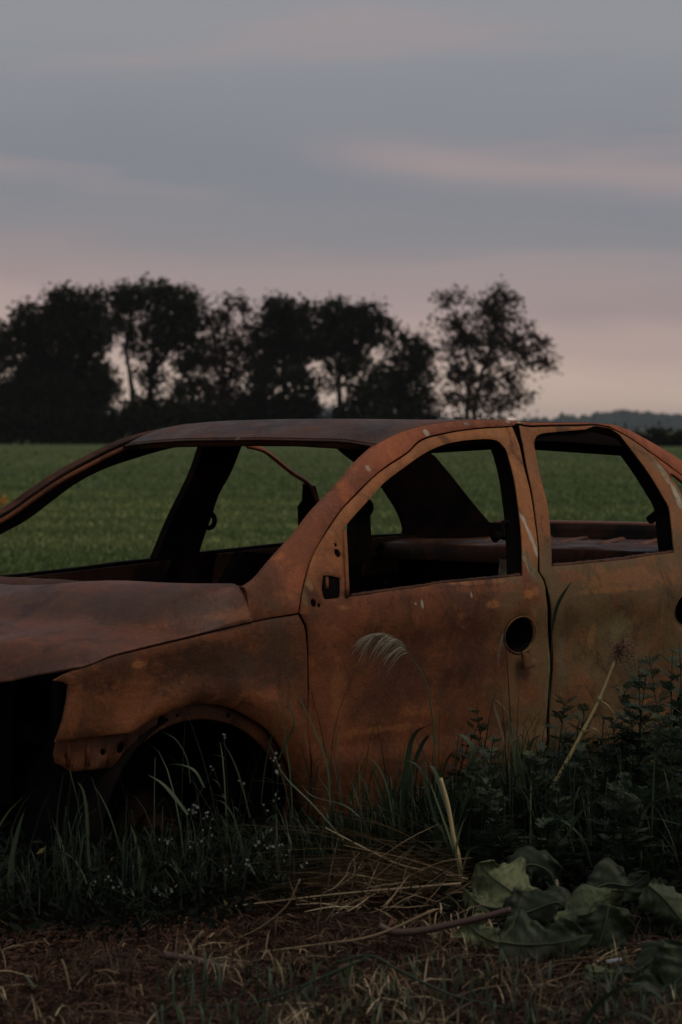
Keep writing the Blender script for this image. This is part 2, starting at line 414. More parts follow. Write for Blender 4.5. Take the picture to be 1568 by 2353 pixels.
# ------------------------------------------------------------------ ground and field
def ground_mat():
    m, nt, b = newmat('soil_and_meadow'); tc = nt.nodes.new('ShaderNodeTexCoord').outputs['Object']
    s1 = noise(nt, tc, 3.0, 6, .65); s2 = noise(nt, tc, 22, 6, .7); s3 = noise(nt, tc, 90, 4, .7)
    soil = mixc(nt, rng(nt, s1, .35, .65), (.026, .014, .009), (.060, .030, .019))
    soil = mixc(nt, rng(nt, s2, .5, .75, 0, .6), soil, (.105, .058, .035))
    soil = mixc(nt, rng(nt, s3, .5, .75, 0, .5), soil, (.025, .016, .011))
    g1 = noise(nt, tc, .055, 6, .6); g2 = noise(nt, tc, 1.1, 5, .65); g3 = noise(nt, tc, .4, 4, .6, stretch=(1, 1, 1), loc=(5, 3, 0))
    gr = mixc(nt, rng(nt, g1, .35, .65), (.080, .118, .040), (.115, .150, .056))
    gr = mixc(nt, rng(nt, g2, .42, .72, 0, .7), gr, (.058, .084, .028))
    gr = mixc(nt, rng(nt, g3, .55, .75, 0, .5), gr, (.14, .150, .058))
    sx = nt.nodes.new('ShaderNodeVectorMath'); sx.operation = 'DOT_PRODUCT'; nt.links.new(tc, sx.inputs[0]); sx.inputs[1].default_value = (math.cos(YAW), math.sin(YAW), 0)
    dep = mth(nt, 'ADD', sx.outputs['Value'], mth(nt, 'MULTIPLY', s1, .6))
    far_ = rng(nt, dep, 3.2, 4.6)
    nt.links.new(mixc(nt, far_, soil, gr), b.inputs['Base Color']); b.inputs['Roughness'].default_value = .95; b.inputs['Specular IOR Level'].default_value = .1
    h = mth(nt, 'ADD', s2, mth(nt, 'MULTIPLY', s3, .4)); bump(nt, b, h, .9, .03)
    return m
def make_ground():
    m = ground_mat(); V = []; Fc = []
    us = np.concatenate([np.arange(-6, 6, .10), np.geomspace(6, 5000, 44)])       # along the view
    vs_ = np.concatenate([-np.geomspace(5000, 2.5, 30), np.arange(-2.4, 2.45, .10), np.geomspace(2.5, 5000, 30)])
    f2 = np.array([math.cos(YAW), math.sin(YAW)]); r2 = np.array([math.sin(YAW), -math.cos(YAW)])
    us = np.concatenate([[-3000, -300, -40, -10], us])
    for u in us:
        for v in vs_:
            p = f2 * u + r2 * v
            z = 0
            if abs(v) < 2.5 and -6 < u < 6: z = .018 * (math.sin(p[0] * 3.1 + 1) * math.sin(p[1] * 2.7) + .6 * math.sin(p[0] * 7.9 + p[1] * 5.3) + .5 * math.sin(p[1] * 12.7 - p[0] * 9.1)) - .02
            V.append((p[0], p[1], z))
    nv = len(vs_)
    for i in range(len(us) - 1):
        for j in range(nv - 1): Fc.append((i * nv + j, (i + 1) * nv + j, (i + 1) * nv + j + 1, i * nv + j + 1))
    me = bpy.data.meshes.new('ground'); me.from_pydata(V, [], Fc); me.polygons.foreach_set('use_smooth', [True] * len(Fc)); me.update()
    tag(link('ground', me, None, [m]), kind='structure')
make_ground()

def make_field_grass():
    mat = tinted('meadow_grass', [(0, (.085, .130, .042)), (.5, (.170, .228, .078)), (1, (.32, .35, .125))], .7, .2, .25)
    n = 190000
    # depth from the camera 12..170 m, tufts grow coarser with distance
    D = 1 / RNG.uniform(1 / 170, 1 / 12.0, n); lat = RNG.uniform(-.26, .26, n) * D + RNG.uniform(-1, 1, n) * 2
    f2 = np.array([math.cos(YAW), math.sin(YAW)]); r2 = np.array([math.sin(YAW), -math.cos(YAW)])
    x = CAM[0] + f2[0] * D + r2[0] * lat; y = CAM[1] + f2[1] * D + r2[1] * lat
    keep = ~((x > -1.6) & (x < 4.2) & (y > -1.3) & (y < 1.15)); x, y, D = x[keep], y[keep], D[keep]; n = len(x)
    patch = .5 + .28 * np.sin(x * .21 + 1.3 * np.sin(y * .13)) * np.sin(y * .17 + np.sin(x * .11)) + .22 * np.sin(D * .9 + 2 * np.sin(x * .31) + 1.5 * np.sin(y * .23))
    h = RNG.uniform(.02, .06, n) * (.7 + .6 * patch) * (1 + D / 200); wd = RNG.uniform(.006, .012, n) * (.6 + D / 20)
    az = RNG.uniform(0, 2 * np.pi, n); ln = RNG.uniform(.1, .7, n) * h; a2 = RNG.uniform(0, 2 * np.pi, n)
    b0 = np.stack([x - np.cos(az) * wd, y - np.sin(az) * wd, np.full(n, -.02)], 1); b1 = np.stack([x + np.cos(az) * wd, y + np.sin(az) * wd, np.full(n, -.02)], 1)
    mdx, mdy = x + np.cos(a2) * ln * .35, y + np.sin(a2) * ln * .35
    m0 = np.stack([mdx - np.cos(az) * wd * .8, mdy - np.sin(az) * wd * .8, h * .6], 1); m1 = np.stack([mdx + np.cos(az) * wd * .8, mdy + np.sin(az) * wd * .8, h * .6], 1)
    tp = np.stack([x + np.cos(a2) * ln, y + np.sin(a2) * ln, h], 1)
    V = np.stack([b0, b1, m1, m0, tp], 1).reshape(-1, 3)
    i = np.arange(n) * 5
    me = bpy.data.meshes.new('meadow_grass')
    me.vertices.add(len(V)); me.vertices.foreach_set('co', V.ravel())
    loops = np.stack([i, i + 1, i + 2, i + 3, i + 3, i + 2, i + 4], 1).ravel()
    me.loops.add(len(loops)); me.loops.foreach_set('vertex_index', loops)
    me.polygons.add(2 * n); st = np.stack([np.arange(n) * 7, np.arange(n) * 7 + 4], 1).ravel(); me.polygons.foreach_set('loop_start', st)
    me.polygons.foreach_set('loop_total', np.tile([4, 3], n)); me.update(calc_edges=True)
    t = np.clip(RNG.normal(.42, .2, n) + (patch - .5) * .75, 0, 1); a = me.attributes.new('tint', 'FLOAT', 'FACE'); a.data.foreach_set('value', np.repeat(t, 2))
    tag(link('meadow_grass', me, None, [mat]), 'short green meadow grass covering the field behind the wreck', 'grass', kind='stuff')
make_field_grass()

# ------------------------------------------------------------------ hills, far trees
def hill(name, pts, D, depth, mat, seed, rough=6):
    # ridge line (photo pixels) placed at its own distance, with a rounded wooded slope of real depth
    rs = np.random.default_rng(seed); xs = np.linspace(pts[0][0], pts[-1][0], 160)
    ys = np.interp(xs, [p[0] for p in pts], [p[1] for p in pts]); V = []; Fc = []
    k = 12
    for j in range(k + 1):
        t = j / k
        for i, x in enumerate(xs):
            q = P(x, HOR, D + depth * (t - .5) * 2)
            hz = (HOR - ys[i]) / F * D + 1.28
            z = hz * math.sin(math.pi * t) ** .7 + rs.normal(0, 1) * rough * .25 * math.sin(math.pi * t)
            V.append((q[0], q[1], max(-2, z) if 0 < t < 1 else -2))
    n = len(xs)
    for j in range(k):
        for i in range(n - 1): Fc.append((j * n + i, j * n + i + 1, (j + 1) * n + i + 1, (j + 1) * n + i))
    me = bpy.data.meshes.new(name); me.from_pydata(V, [], Fc); me.update()
    return tag(link(name, me, None, [mat]), kind='structure')
M_hill = plain('hill_woods', (.032, .054, .054), (.048, .072, .070), .02, .95, .05, 0)  # blue of the distant haze is mixed into the woods colour
hill('hill', [(1080, 985), (1190, 968), (1270, 962), (1340, 957), (1385, 950), (1440, 944), (1500, 951), (1570, 955), (1700, 948), (1900, 962), (2100, 985)], 2600, 420, M_hill, 3, 7)
hill('hill', [(-700, 985), (-400, 962), (0, 956), (300, 950), (620, 945), (760, 938), (900, 950), (1060, 966), (1200, 985)], 3300, 420, M_hill, 5, 7)

M_bark = plain('bark', (.020, .016, .013), (.045, .036, .028), 3, .9, .1)
M_leaf = tinted('tree_leaves', [(0, (.006, .010, .005)), (.6, (.014, .021, .009)), (1, (.028, .038, .016))], .8, .08, .1)  # near-black leaf colour stands in for backlighting
M_leaf_brown = tinted('browning_leaves', [(0, (.012, .010, .006)), (.6, (.034, .025, .014)), (1, (.070, .046, .026))], .8, .08, .25)
def tree(label, D, trunk_px, lumps, limbs, leaf=.33, dens=1.0, seed=0, mat=None):
    rs = np.random.default_rng(seed); S = D / F
    base = P(trunk_px[0], HOR, D); base[2] = 0
    root = empty('broadleaf_tree', base, label, 'tree', 'trees along the far edge of the field')
    def wp(px, py, dd=0): q = P(px, py, D + dd); return q - base
    t = MB()
    for lb in limbs:                                   # limbs: list of (px, py) with start radius
        pts = [wp(x, y, rs.uniform(-.6, .6)) for (x, y) in lb[1:]]
        if len(pts) > 1: pts[0][2] = pts[0][2]
        c = []
        for i in range(len(pts) - 1):
            for kk in range(4): c.append(pts[i] + (pts[i + 1] - pts[i]) * kk / 4 + rs.normal(0, .05, 3))
        c.append(pts[-1]); rr = np.linspace(lb[0], lb[0] * .25, len(c)); t.tube(c, list(rr), 6)
    # twigs to lumps
    st = wp(*limbs[0][len(limbs[0]) // 2 + 0]) if len(limbs[0]) > 2 else wp(*limbs[0][1])
    for (cx, cy, rx, ry, k) in lumps:
        src = min((np.array(wp(*p)) for lb in limbs for p in lb[1:]), key=lambda q: np.linalg.norm(q - wp(cx, cy)))
        for _ in range(4):
            e = wp(cx + rs.uniform(-.7, .7) * rx, cy + rs.uniform(-.8, .5) * ry, rs.uniform(-.5, .5) * rx * S)
            md = (src + e) / 2 + rs.normal(0, .3, 3); t.tube([src, md, e], [.09, .06, .02], 5)
    t.build('trunk', M_bark, root)
    C = []; T = []
    for (cx, cy, rx, ry, k) in lumps:
        nclump = max(4, int(rx * ry / 30 * k * dens))
        for _ in range(nclump):
            while True:
                u = rs.uniform(-1, 1, 3)
                if (u ** 2).sum() < 1: break
            if rs.random() < .5: u = u / np.linalg.norm(u) * rs.uniform(.75, .98)
            c = wp(cx + u[0] * rx, cy + u[1] * ry, u[2] * .5 * (rx + ry) * S)
            cr = rs.uniform(.30, .60)
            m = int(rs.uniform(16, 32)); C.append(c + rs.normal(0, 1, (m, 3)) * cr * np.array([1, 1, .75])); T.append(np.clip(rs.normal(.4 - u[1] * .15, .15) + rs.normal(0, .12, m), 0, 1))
    C = np.concatenate(C); T = np.concatenate(T); n = len(C)
    C[:, 2] = np.maximum(C[:, 2], .05)
    a = rs.normal(0, 1, (n, 3)); a /= np.linalg.norm(a, axis=1)[:, None]; b = np.cross(a, rs.normal(0, 1, (n, 3))); b /= np.linalg.norm(b, axis=1)[:, None]
    s = (leaf * rs.uniform(.5, 1.15, n))[:, None]
    V = np.stack([C - a * s * .6, C - b * s * .38, C + a * s * .7, C + b * s * .38], 1).reshape(-1, 3)
    me = bpy.data.meshes.new('crown'); me.from_pydata(V.tolist(), [], (np.arange(n) * 4)[:, None].__add__(np.arange(4)).tolist())
    at = me.attributes.new('tint', 'FLOAT', 'FACE'); at.data.foreach_set('value', T); me.update()
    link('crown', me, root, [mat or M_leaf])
GY = 1020
tree('dark tree cut off by the left edge of the photo', 252, (-15, GY), [(-12, 800, 34, 50, 1), (-10, 900, 30, 60, .6), (-20, 970, 30, 50, 1.3), (5, 760, 14, 20, .5)], [(.3, (-15, GY), (-14, 900), (-10, 780))], seed=1)
tree('broad dense dark tree at the left end of the row', 246, (130, GY), [(70, 735, 45, 38, 1), (150, 698, 40, 36, 1), (215, 690, 32, 34, 1), (50, 800, 48, 60, 1.2), (140, 790, 85, 80, 1.5), (215, 770, 40, 60, 1.1), (220, 890, 48, 70, 1.5), (120, 910, 110, 80, 1.7), (45, 920, 40, 60, 1), (150, 740, 60, 50, 1.3)],
     [(.42, (130, GY), (135, 900), (150, 760)), (.25, (133, 920), (80, 800), (70, 730)), (.25, (134, 900), (200, 800), (215, 700))], seed=2)
tree('tallest tree of the row with a gap of sky beside its trunks', 250, (312, GY), [(285, 682, 40, 36, 1.1), (350, 676, 45, 32, 1.1), (415, 700, 48, 36, 1.2), (265, 730, 26, 36, .8), (320, 740, 60, 34, .55), (385, 755, 55, 40, .9), (440, 735, 38, 42, 1), (345, 800, 40, 36, .75), (425, 810, 38, 45, .9), (300, 790, 16, 40, .5), (345, 870, 24, 50, .8), (420, 880, 26, 50, .8), (330, 950, 50, 35, 1.5), (410, 955, 40, 36, 1.5)],
     [(.3, (308, GY), (304, 900), (290, 800), (300, 700)), (.3, (335, GY), (345, 880), (360, 780), (370, 690)), (.2, (345, 870), (400, 790), (425, 710))], seed=3)
tree('thin crowned tree between the two dark ones', 254, (515, GY), [(518, 702, 28, 28, .42), (560, 715, 26, 26, .4), (500, 755, 42, 40, .6), (560, 775, 40, 45, .75), (480, 820, 40, 50, 1), (545, 850, 45, 50, .8), (470, 915, 50, 50, 1.3), (540, 940, 50, 50, 1.4)],
     [(.3, (515, GY), (512, 880), (520, 720)), (.18, (513, 900), (555, 800), (560, 720)), (.15, (513, 880), (480, 800))], seed=4, dens=.85, mat=M_leaf_brown)
tree('dark tree with two blunt tops above a round bush', 247, (655, GY), [(640, 715, 36, 30, 1.3), (690, 718, 30, 32, 1.2), (640, 765, 50, 42, 1.4), (700, 775, 42, 44, 1.3), (600, 800, 24, 40, .8), (660, 815, 56, 32, 1.2), (600, 860, 26, 40, .6)],
     [(.35, (650, GY), (655, 880), (650, 720)), (.2, (654, 880), (690, 800), (695, 720))], seed=5)
tree('flat topped dark tree on a single trunk right of the gap', 250, (782, GY), [(770, 722, 40, 32, 1.3), (835, 728, 46, 34, 1.3), (800, 775, 66, 40, 1.3), (878, 762, 24, 34, 1), (742, 790, 28, 36, .8), (790, 830, 50, 36, .8), (755, 870, 24, 32, .35), (830, 860, 44, 46, .7), (850, 925, 46, 46, 1.1), (800, 960, 26, 36, .9)],
     [(.3, (783, GY), (780, 880), (785, 800), (775, 730)), (.2, (781, 860), (830, 790), (838, 730))], seed=6)
tree('low loose tree at the right end of the row', 256, (925, GY), [(905, 770, 30, 28, .5), (950, 785, 30, 26, .7), (985, 815, 24, 28, .9), (935, 835, 50, 44, .75), (890, 870, 40, 50, .8), (965, 870, 36, 40, .8), (910, 930, 50, 46, 1.2), (965, 930, 36, 36, .9)],
     [(.28, (925, GY), (925, 880), (930, 790)), (.16, (925, 890), (970, 830)), (.14, (925, 870), (900, 790))], seed=7)
tree('airy leaning tree standing apart on the right', 243, (1082, GY), [(1015, 690, 22, 26, .32), (1060, 688, 26, 22, .38), (1150, 680, 28, 24, .75), (1175, 700, 22, 22, .6), (1125, 720, 38, 34, .7), (1020, 740, 28, 34, .34), (1075, 755, 40, 40, .62), (1160, 755, 40, 40, .6), (1050, 800, 40, 36, .75), (1120, 800, 44, 40, .8), (1195, 795, 38, 34, .6), (1215, 760, 20, 20, .6), (1250, 792, 22, 16, .75), (1262, 838, 12, 12, .6), (1215, 835, 36, 30, .45), (1080, 860, 46, 40, .6), (1150, 870, 44, 36, .6), (1100, 925, 60, 36, .75), (1170, 920, 34, 26, .7), (1030, 915, 22, 34, .5), (1212, 915, 16, 12, .5), (1040, 850, 16, 30, .4)],
     [(.26, (1076, GY), (1074, 920), (1085, 850), (1060, 760), (1030, 690)), (.24, (1088, GY), (1092, 920), (1115, 840), (1140, 750), (1160, 680)), (.14, (1110, 850), (1180, 800), (1250, 792)), (.12, (1092, 900), (1160, 860), (1215, 835))], seed=8, dens=.72, mat=M_leaf_brown)
def shrub(name, label, D, lumps, dens=1.6, seed=0, group=None):
    rs = np.random.default_rng(seed); S = D / F; base = P(lumps[0][0], HOR, D); base[2] = 0
    root = empty(name, base, label, 'shrub', group)
    t = MB(); C = []
    for (cx, cy, rx, ry) in lumps:
        for _ in range(max(3, int(rx * ry / 50 * dens))):
            u = rs.uniform(-1, 1, 3); u /= max(1, np.linalg.norm(u))
            c = P(cx + u[0] * rx, cy + u[1] * ry, D + u[2] * rx * S) - base; m = 16
            C.append(c + rs.normal(0, 1, (m, 3)) * .5)
        for _ in range(3):
            e = P(cx + rs.uniform(-.6, .6) * rx, cy, D) - base; s0 = e.copy(); s0[2] = 0; t.tube([s0, (s0 + e) / 2 + rs.normal(0, .1, 3), e], [.07, .05, .02], 5)
    t.build('stem', M_bark, root)['kind'] = 'stuff'
    C = np.concatenate(C); C[:, 2] = np.abs(C[:, 2]); n = len(C)
    a = rs.normal(0, 1, (n, 3)); a /= np.linalg.norm(a, axis=1)[:, None]; b = np.cross(a, rs.normal(0, 1, (n, 3))); b /= np.linalg.norm(b, axis=1)[:, None]; s = (.4 * rs.uniform(.5, 1.2, n))[:, None]
    V = np.stack([C - a * s * .6, C - b * s * .4, C + a * s * .7, C + b * s * .4], 1).reshape(-1, 3)
    me = bpy.data.meshes.new('foliage'); me.from_pydata(V.tolist(), [], ((np.arange(n) * 4)[:, None] + np.arange(4)).tolist())
    at = me.attributes.new('tint', 'FLOAT', 'FACE'); at.data.foreach_set('value', np.clip(rs.normal(.3, .15, n), 0, 1)); me.update()
    link('foliage', me, root, [M_leaf])
UG = 'bushes under the tree row'
shrub('bush', 'round dark bush under the twin topped tree', 244, [(650, 905, 78, 66), (690, 960, 50, 50), (590, 960, 40, 50)], 1.9, 11, UG)
shrub('bush', 'long low bush below the leftmost dense tree', 242, [(40, 980, 60, 34), (130, 975, 70, 40), (220, 980, 60, 38)], 1.9, 12, UG)
shrub('bush', 'low dark bush at the foot of the tallest tree', 243, [(300, 982, 50, 34), (380, 980, 55, 36), (450, 980, 40, 40)], 1.9, 13, UG)
shrub('bush', 'low bush below the thin crowned tree', 245, [(520, 975, 50, 42), (560, 985, 40, 34)], 1.9, 14, UG)
shrub('bush', 'low dark bush below the flat topped tree', 246, [(830, 985, 70, 34), (900, 982, 60, 34), (970, 985, 40, 30)], 1.7, 15, UG)
shrub('bush', 'thin bush around the foot of the lone right tree', 244, [(1060, 992, 50, 24), (1120, 994, 50, 22)], 1.4, 16, UG)
shrub('hedge', 'dark hedge line across the far field at right', 215, [(1180, 1027, 70, 7), (1300, 1028, 70, 7), (1420, 1027, 60, 8), (1540, 1026, 60, 10), (1640, 1024, 60, 12)], 5.0, 17)
# pale dusk haze between the wreck and the hills
def haze():
    m = bpy.data.materials.new('haze'); m.use_nodes = True; nt = m.node_tree; nt.nodes.clear(); out = nt.nodes.new('ShaderNodeOutputMaterial')
    v = nt.nodes.new('ShaderNodeVolumePrincipled'); v.inputs['Color'].default_value = (.86, .87, .90, 1); v.inputs['Density'].default_value = HAZE; v.inputs['Anisotropy'].default_value = .2
    nt.links.new(v.outputs[0], out.inputs['Volume'])
    b = MB(); b.box((0, 0, 15.0), (7600, 7600, 18.0)); o = b.build('haze', m); tag(o, 'thin pale blue evening haze lying over the whole field', 'haze', kind='stuff')
HAZE = 1.1e-4
haze(); scene.cycles.volume_bounces = 0
#@CAR
# ------------------------------------------------------------------ the burnt car
car = empty('burnt_car', CARO, 'burnt out rusty brown car shell without glass or wheels, sunk in tall weeds', 'car')
H = lambda pts, v, side=-1, inset=0.0: [hit(v(p), side, inset) for p in pts]
def shrink(poly, g):
    s = 1 if area2(poly) > 0 else -1; o = []; n = len(poly)
    for i in range(n):
        a, b, c = poly[i - 1], poly[i], poly[(i + 1) % n]; t = (c[0] - a[0], c[1] - a[1]); l = math.hypot(*t) or 1
        o.append((b[0] - s * t[1] / l * g, b[1] + s * t[0] / l * g))
    return o
def at_z(pp, z):                                         # photo pixel -> (x, y) on a level plane, car coordinates
    c = CAM - CARO; d = ray(*pp); q = c + d * ((z - c[2]) / d[2]); return q
def pt(v, p): return hit(v(p))
pd = lambda v, p, rx, rz, col, amt, sq=.6: (*hit(v(p)), rx, rz, col, amt, sq)
M_fender = rust('rust_fender', base=(.150, .056, .026), dark=(.070, .031, .018), hot=(.255, .100, .042), pale_amt=.012, loc=(1, 0, 0),
                patches=[pd(V3, (930, 470), .24, .065, (.052, .027, .017), .85), pd(V3, (1290, 420), .10, .14, (.066, .040, .026), .8), pd(V3, (330, 700), .05, .10, (.24, .092, .040), .6), pd(V3, (1150, 620), .20, .03, (.24, .088, .038), .6), pd(V3, (640, 470), .03, .010, OR, .6), pd(V3, (660, 650), .16, .09, (.25, .095, .040), .6), pd(V3, (1120, 470), .05, .05, (.075, .050, .034), .7), pd(V3, (1000, 340), .16, .02, (.20, .075, .036), .6)])
M_hood = rust('rust_hood', base=(.165, .062, .037), dark=(.068, .032, .022), hot=(.27, .098, .052), pale_amt=.012, rough=(.42, .60), loc=(4, 2, 0), spec=.38,
              patches=[pd(V3, (1070, 240), .10, .03, (.27, .11, .05), .7), pd(V3, (860, 200), .20, .05, (.085, .052, .040), .7), pd(V3, (240, 420), .10, .05, (.10, .045, .03), .6), pd(V3, (505, 315), .004, .005, PALE, .8, .4)])
TOPF = (.93, 1.02, (.42, .180, .076), .88)
M_door = rust('rust_front_door', base=(.185, .066, .031), dark=(.095, .038, .021), hot=(.28, .110, .046), olive_amt=.72, olive_x=(1.15, 1.5), pale_amt=.012, loc=(2, 5, 1), top=TOPF,
              patches=[pd(V4, (868, 145), .050, .022, OR, .8), pd(V4, (700, 195), .04, .016, OR, .6), pd(V4, (620, 92), .16, .008, (.36, .165, .075), .7), pd(V4, (560, 245), .04, .012, (.30, .13, .055), .55),
                       pd(V4, (20, 207), .04, .014, OR, .55), pd(V4, (375, 190), .008, .020, PALE, .9, .5), pd(V4, (598, 148), .006, .014, PALE, .6, .5), pd(V4, (345, 190), .005, .005, PALE, .8, .4),
                       pd(V4, (170, 770), .26, .016, (.31, .135, .055), .55), pd(V4, (360, 690), .10, .012, (.30, .13, .055), .45), pd(V4, (-20, 560), .05, .16, (.26, .11, .046), .6), pd(V4, (260, 500), .26, .15, (.070, .028, .016), .8, .9), pd(V4, (560, 560), .14, .17, (.075, .034, .020), .75, .9), pd(V4, (420, 330), .16, .05, (.075, .031, .018), .65, .9), pd(V4, (690, 120), .25, .02, (.30, .115, .055), .55), pd(V4, (120, 90), .20, .03, (.25, .085, .040), .55),
                       pd(VA, (140, 915), .02, .03, TAN, .7), pd(VA, (110, 1010), .02, .04, (.18, .13, .07), .7), pd(V4, (885, 280), .02, .06, OR, .45), pd(V4, (640, 740), .06, .08, (.20, .070, .030), .6), pd(V4, (800, 620), .08, .04, (.20, .115, .055), .5),
                       pd(V2, (868, 770), .026, .075, (.17, .165, .115), .95), pd(V2, (842, 560), .010, .030, (.46, .48, .49), .95, .5), pd(V2, (858, 600), .012, .032, (.50, .52, .53), .95, .5), pd(V2, (876, 640), .013, .032, (.44, .48, .52), .95, .5), pd(V2, (893, 685), .012, .034, (.48, .50, .51), .95, .5), pd(V2, (848, 740), .008, .045, (.36, .30, .20), .85, .5), pd(V2, (700, 150), .10, .02, (.40, .19, .085), .7),
                       pd(V2, (830, 370), .016, .10, (.42, .20, .09), .6), pd(V4, (960, 460), .010, .05, (.38, .37, .35), .85, .4), pd(V4, (945, 600), .012, .06, (.18, .17, .15), .6)])
M_rdoor = rust('rust_rear_door', base=(.215, .098, .046), dark=(.100, .055, .031), hot=(.34, .155, .070), olive_amt=.80, olive=(.135, .105, .056), pale_amt=.012, loc=(6, 1, 3), top=(1.0, 1.1, (.38, .150, .066), .7),
               patches=[pd(V4, (1290, 300), .15, .055, (.235, .215, .125), .7, 1.1), pd(V4, (1120, 200), .14, .04, (.16, .115, .060), .6), pd(V4, (1250, 470), .22, .05, (.17, .14, .075), .6), pd(V4, (1150, 330), .025, .05, (.31, .18, .075), .6), pd(V4, (1250, 125), .22, .012, (.33, .17, .07), .6), pd(V4, (1350, 70), .30, .050, (.30, .140, .066), .7), pd(V4, (1050, 60), .10, .03, (.25, .10, .05), .6), pd(V4, (1010, 470), .03, .10, (.15, .14, .10), .6), pd(V4, (1050, 260), .07, .10, (.085, .052, .030), .75, .9), pd(V4, (1360, 520), .2, .08, (.085, .055, .032), .6),
                        pd(V2, (945, 470), .012, .10, (.40, .17, .07), .7), pd(V2, (920, 250), .03, .10, (.26, .095, .048), .7), pd(V2, (1560, 400), .05, .10, (.24, .235, .18), .9), pd(V2, (1430, 260), .04, .06, (.22, .18, .115), .8), pd(V2, (1545, 450), .022, .06, (.50, .52, .50), .85, .5), pd(V2, (1480, 330), .02, .05, (.36, .34, .26), .8), pd(V4, (1300, 395), .10, .007, (.32, .17, .07), .6), pd(V4, (1470, 260), .004, .06, (.32, .19, .09), .6)])
M_rail = rust('rust_roof_rail', base=(.40, .128, .066), dark=(.20, .074, .044), hot=(.50, .19, .088), pale_amt=.035, loc=(3, 3, 8),
              patches=[pd(V2, (395, 150), .014, .012, PALE, .9, .4), pd(V2, (125, 315), .012, .010, PALE, .7, .4), pd(V2, (580, 110), .016, .006, PALE, .9, .4), pd(V2, (770, 100), .012, .006, PALE, .9, .4), pd(V2, (820, 104), .014, .006, PALE, .9, .4),
                       pd(V1, (1220, 900), .16, .10, (.13, .056, .032), .85), pd(V1, (1235, 940), .05, .03, (.10, .075, .045), .7), pd(V1, (1300, 890), .05, .025, (.30, .13, .055), .6), pd(V1, (1420, 640), .16, .12, (.19, .072, .042), .6)])
M_roof = rust('rust_roof', base=(.090, .043, .032), dark=(.036, .022, .019), hot=(.24, .090, .050), pale_amt=.05, rough=(.45, .65), loc=(9, 2, 1), spec=.4, pale=(.5, .47, .44))
M_flange = rust('rust_flange', base=(.155, .058, .028), dark=(.07, .031, .019), hot=(.26, .105, .045), pale_amt=0, loc=(5, 5, 5))

M_shelf = rust('rust_shelf', base=(.075, .030, .018), dark=(.025, .013, .010), hot=(.14, .055, .030), pale_amt=.01)
# --- outlines traced on the body side
doorA = H([(78, 1103), (95, 985), (130, 850), (165, 745), (215, 650), (270, 560), (340, 460), (430, 365), (540, 255), (640, 175), (760, 95)], VA) + H([(380, 182), (500, 150), (640, 130), (790, 122)], V2)
doorB = H([(290, 105), (318, 175), (345, 250), (365, 335), (395, 455), (425, 575), (448, 700), (470, 850), (485, 1000), (490, 1200)], VB)
doorC = [doorB[-1]] + H([(528, 1260), (548, 1320)], VB) + H([(950, 150), (958, 250), (965, 420), (955, 650), (950, 780)], V4) + [(1.555, .20)]
doorF = H([(1425, 1090), (1423, 800), (1423, 600), (1418, 400), (1408, 290), (1382, 240)], V3)
doorF = [(doorF[0][0] + .01, .20)] + doorF + [doorA[0]]
f_door = path(doorA, doorB, doorC, [doorC[-1], doorF[0]], doorF)
f_win = path(H([(378, 1003), (375, 850), (366, 700), (358, 570)], VA), H([(358, 570), (400, 520), (520, 385), (610, 290), (720, 200), (850, 110), (960, 55), (1080, 25), (1200, 12), (1290, 12), (1340, 30), (1380, 75), (1405, 150), (1430, 250), (1450, 380), (1464, 490), (1472, 600), (1479, 720), (1482, 850)], VA),
             H([(1482, 868), (1350, 882), (1200, 896), (1000, 914), (930, 920), (860, 937), (600, 972), (500, 990), (378, 1003)], VA), step=.016)
hand_f = circle2(hit(V4((823, 333))), .078, .058, 26)
mir = path(H([(232, 866), (280, 868), (325, 880)], VA), H([(335, 880), (334, 1000)], VA), H([(325, 1010), (245, 1018)], VA), H([(236, 1010), (222, 950), (232, 866)], VA), step=.012)
smallh = [circle2(hit(VA(c)), r, r, 10) for c, r in (((307, 675), .006), ((320, 727), .013), ((170, 1040), .012), ((205, 1055), .0065))]
rdA = H([(338, 92), (350, 170), (365, 240), (395, 405), (420, 525), (440, 640), (460, 760), (478, 900), (492, 1050), (499, 1200)], VB)
rdB = H([(499, 1205), (534, 1262), (552, 1325)], VB) + H([(957, 150), (966, 250), (973, 420), (963, 650), (957, 780)], V4) + [(1.572, .20)]
rdT = H([(338, 92), (420, 106), (520, 103), (640, 100), (780, 99), (900, 94), (1000, 108), (1100, 150), (1200, 208), (1320, 296), (1420, 400), (1500, 505), (1568, 622)], VB) + [hit(VB((1640, 800))), hit(VB((1668, 960))), hit(VB((1680, 1075)))]
rdR = [rdT[-1], (2.46, .86), (2.45, .70), (2.36, .58), (2.27, .45), (2.22, .20)]
r_door = path(rdT, rdR, [rdR[-1], rdB[-1]], rdB[::-1], rdA[::-1])
r_win = path(H([(585, 1165), (580, 1000), (570, 850), (550, 700), (520, 560), (490, 420), (465, 300), (455, 230), (470, 190), (510, 162), (600, 149), (750, 136), (850, 126)], VB), H([(850, 126), (900, 104), (960, 108), (1040, 128), (1100, 167), (1150, 232), (1210, 312), (1290, 422), (1370, 542), (1430, 642), (1475, 722), (1490, 850), (1503, 980), (1515, 1060)], VB),
             H([(1515, 1062), (1350, 1080), (1150, 1112), (900, 1137), (700, 1157), (585, 1165)], VB), step=.018)
hand_r = circle2(hit(V4((1593, 216))), .078, .056, 26)
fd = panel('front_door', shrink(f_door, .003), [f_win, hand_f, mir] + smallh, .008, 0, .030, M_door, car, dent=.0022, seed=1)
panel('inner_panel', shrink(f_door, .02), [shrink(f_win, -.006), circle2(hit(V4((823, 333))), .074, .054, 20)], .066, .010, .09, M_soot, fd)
rd = panel('rear_door', shrink(r_door, .003), [r_win, hand_r], .008, -.002, .030, M_rdoor, car, dent=.0030, seed=4)
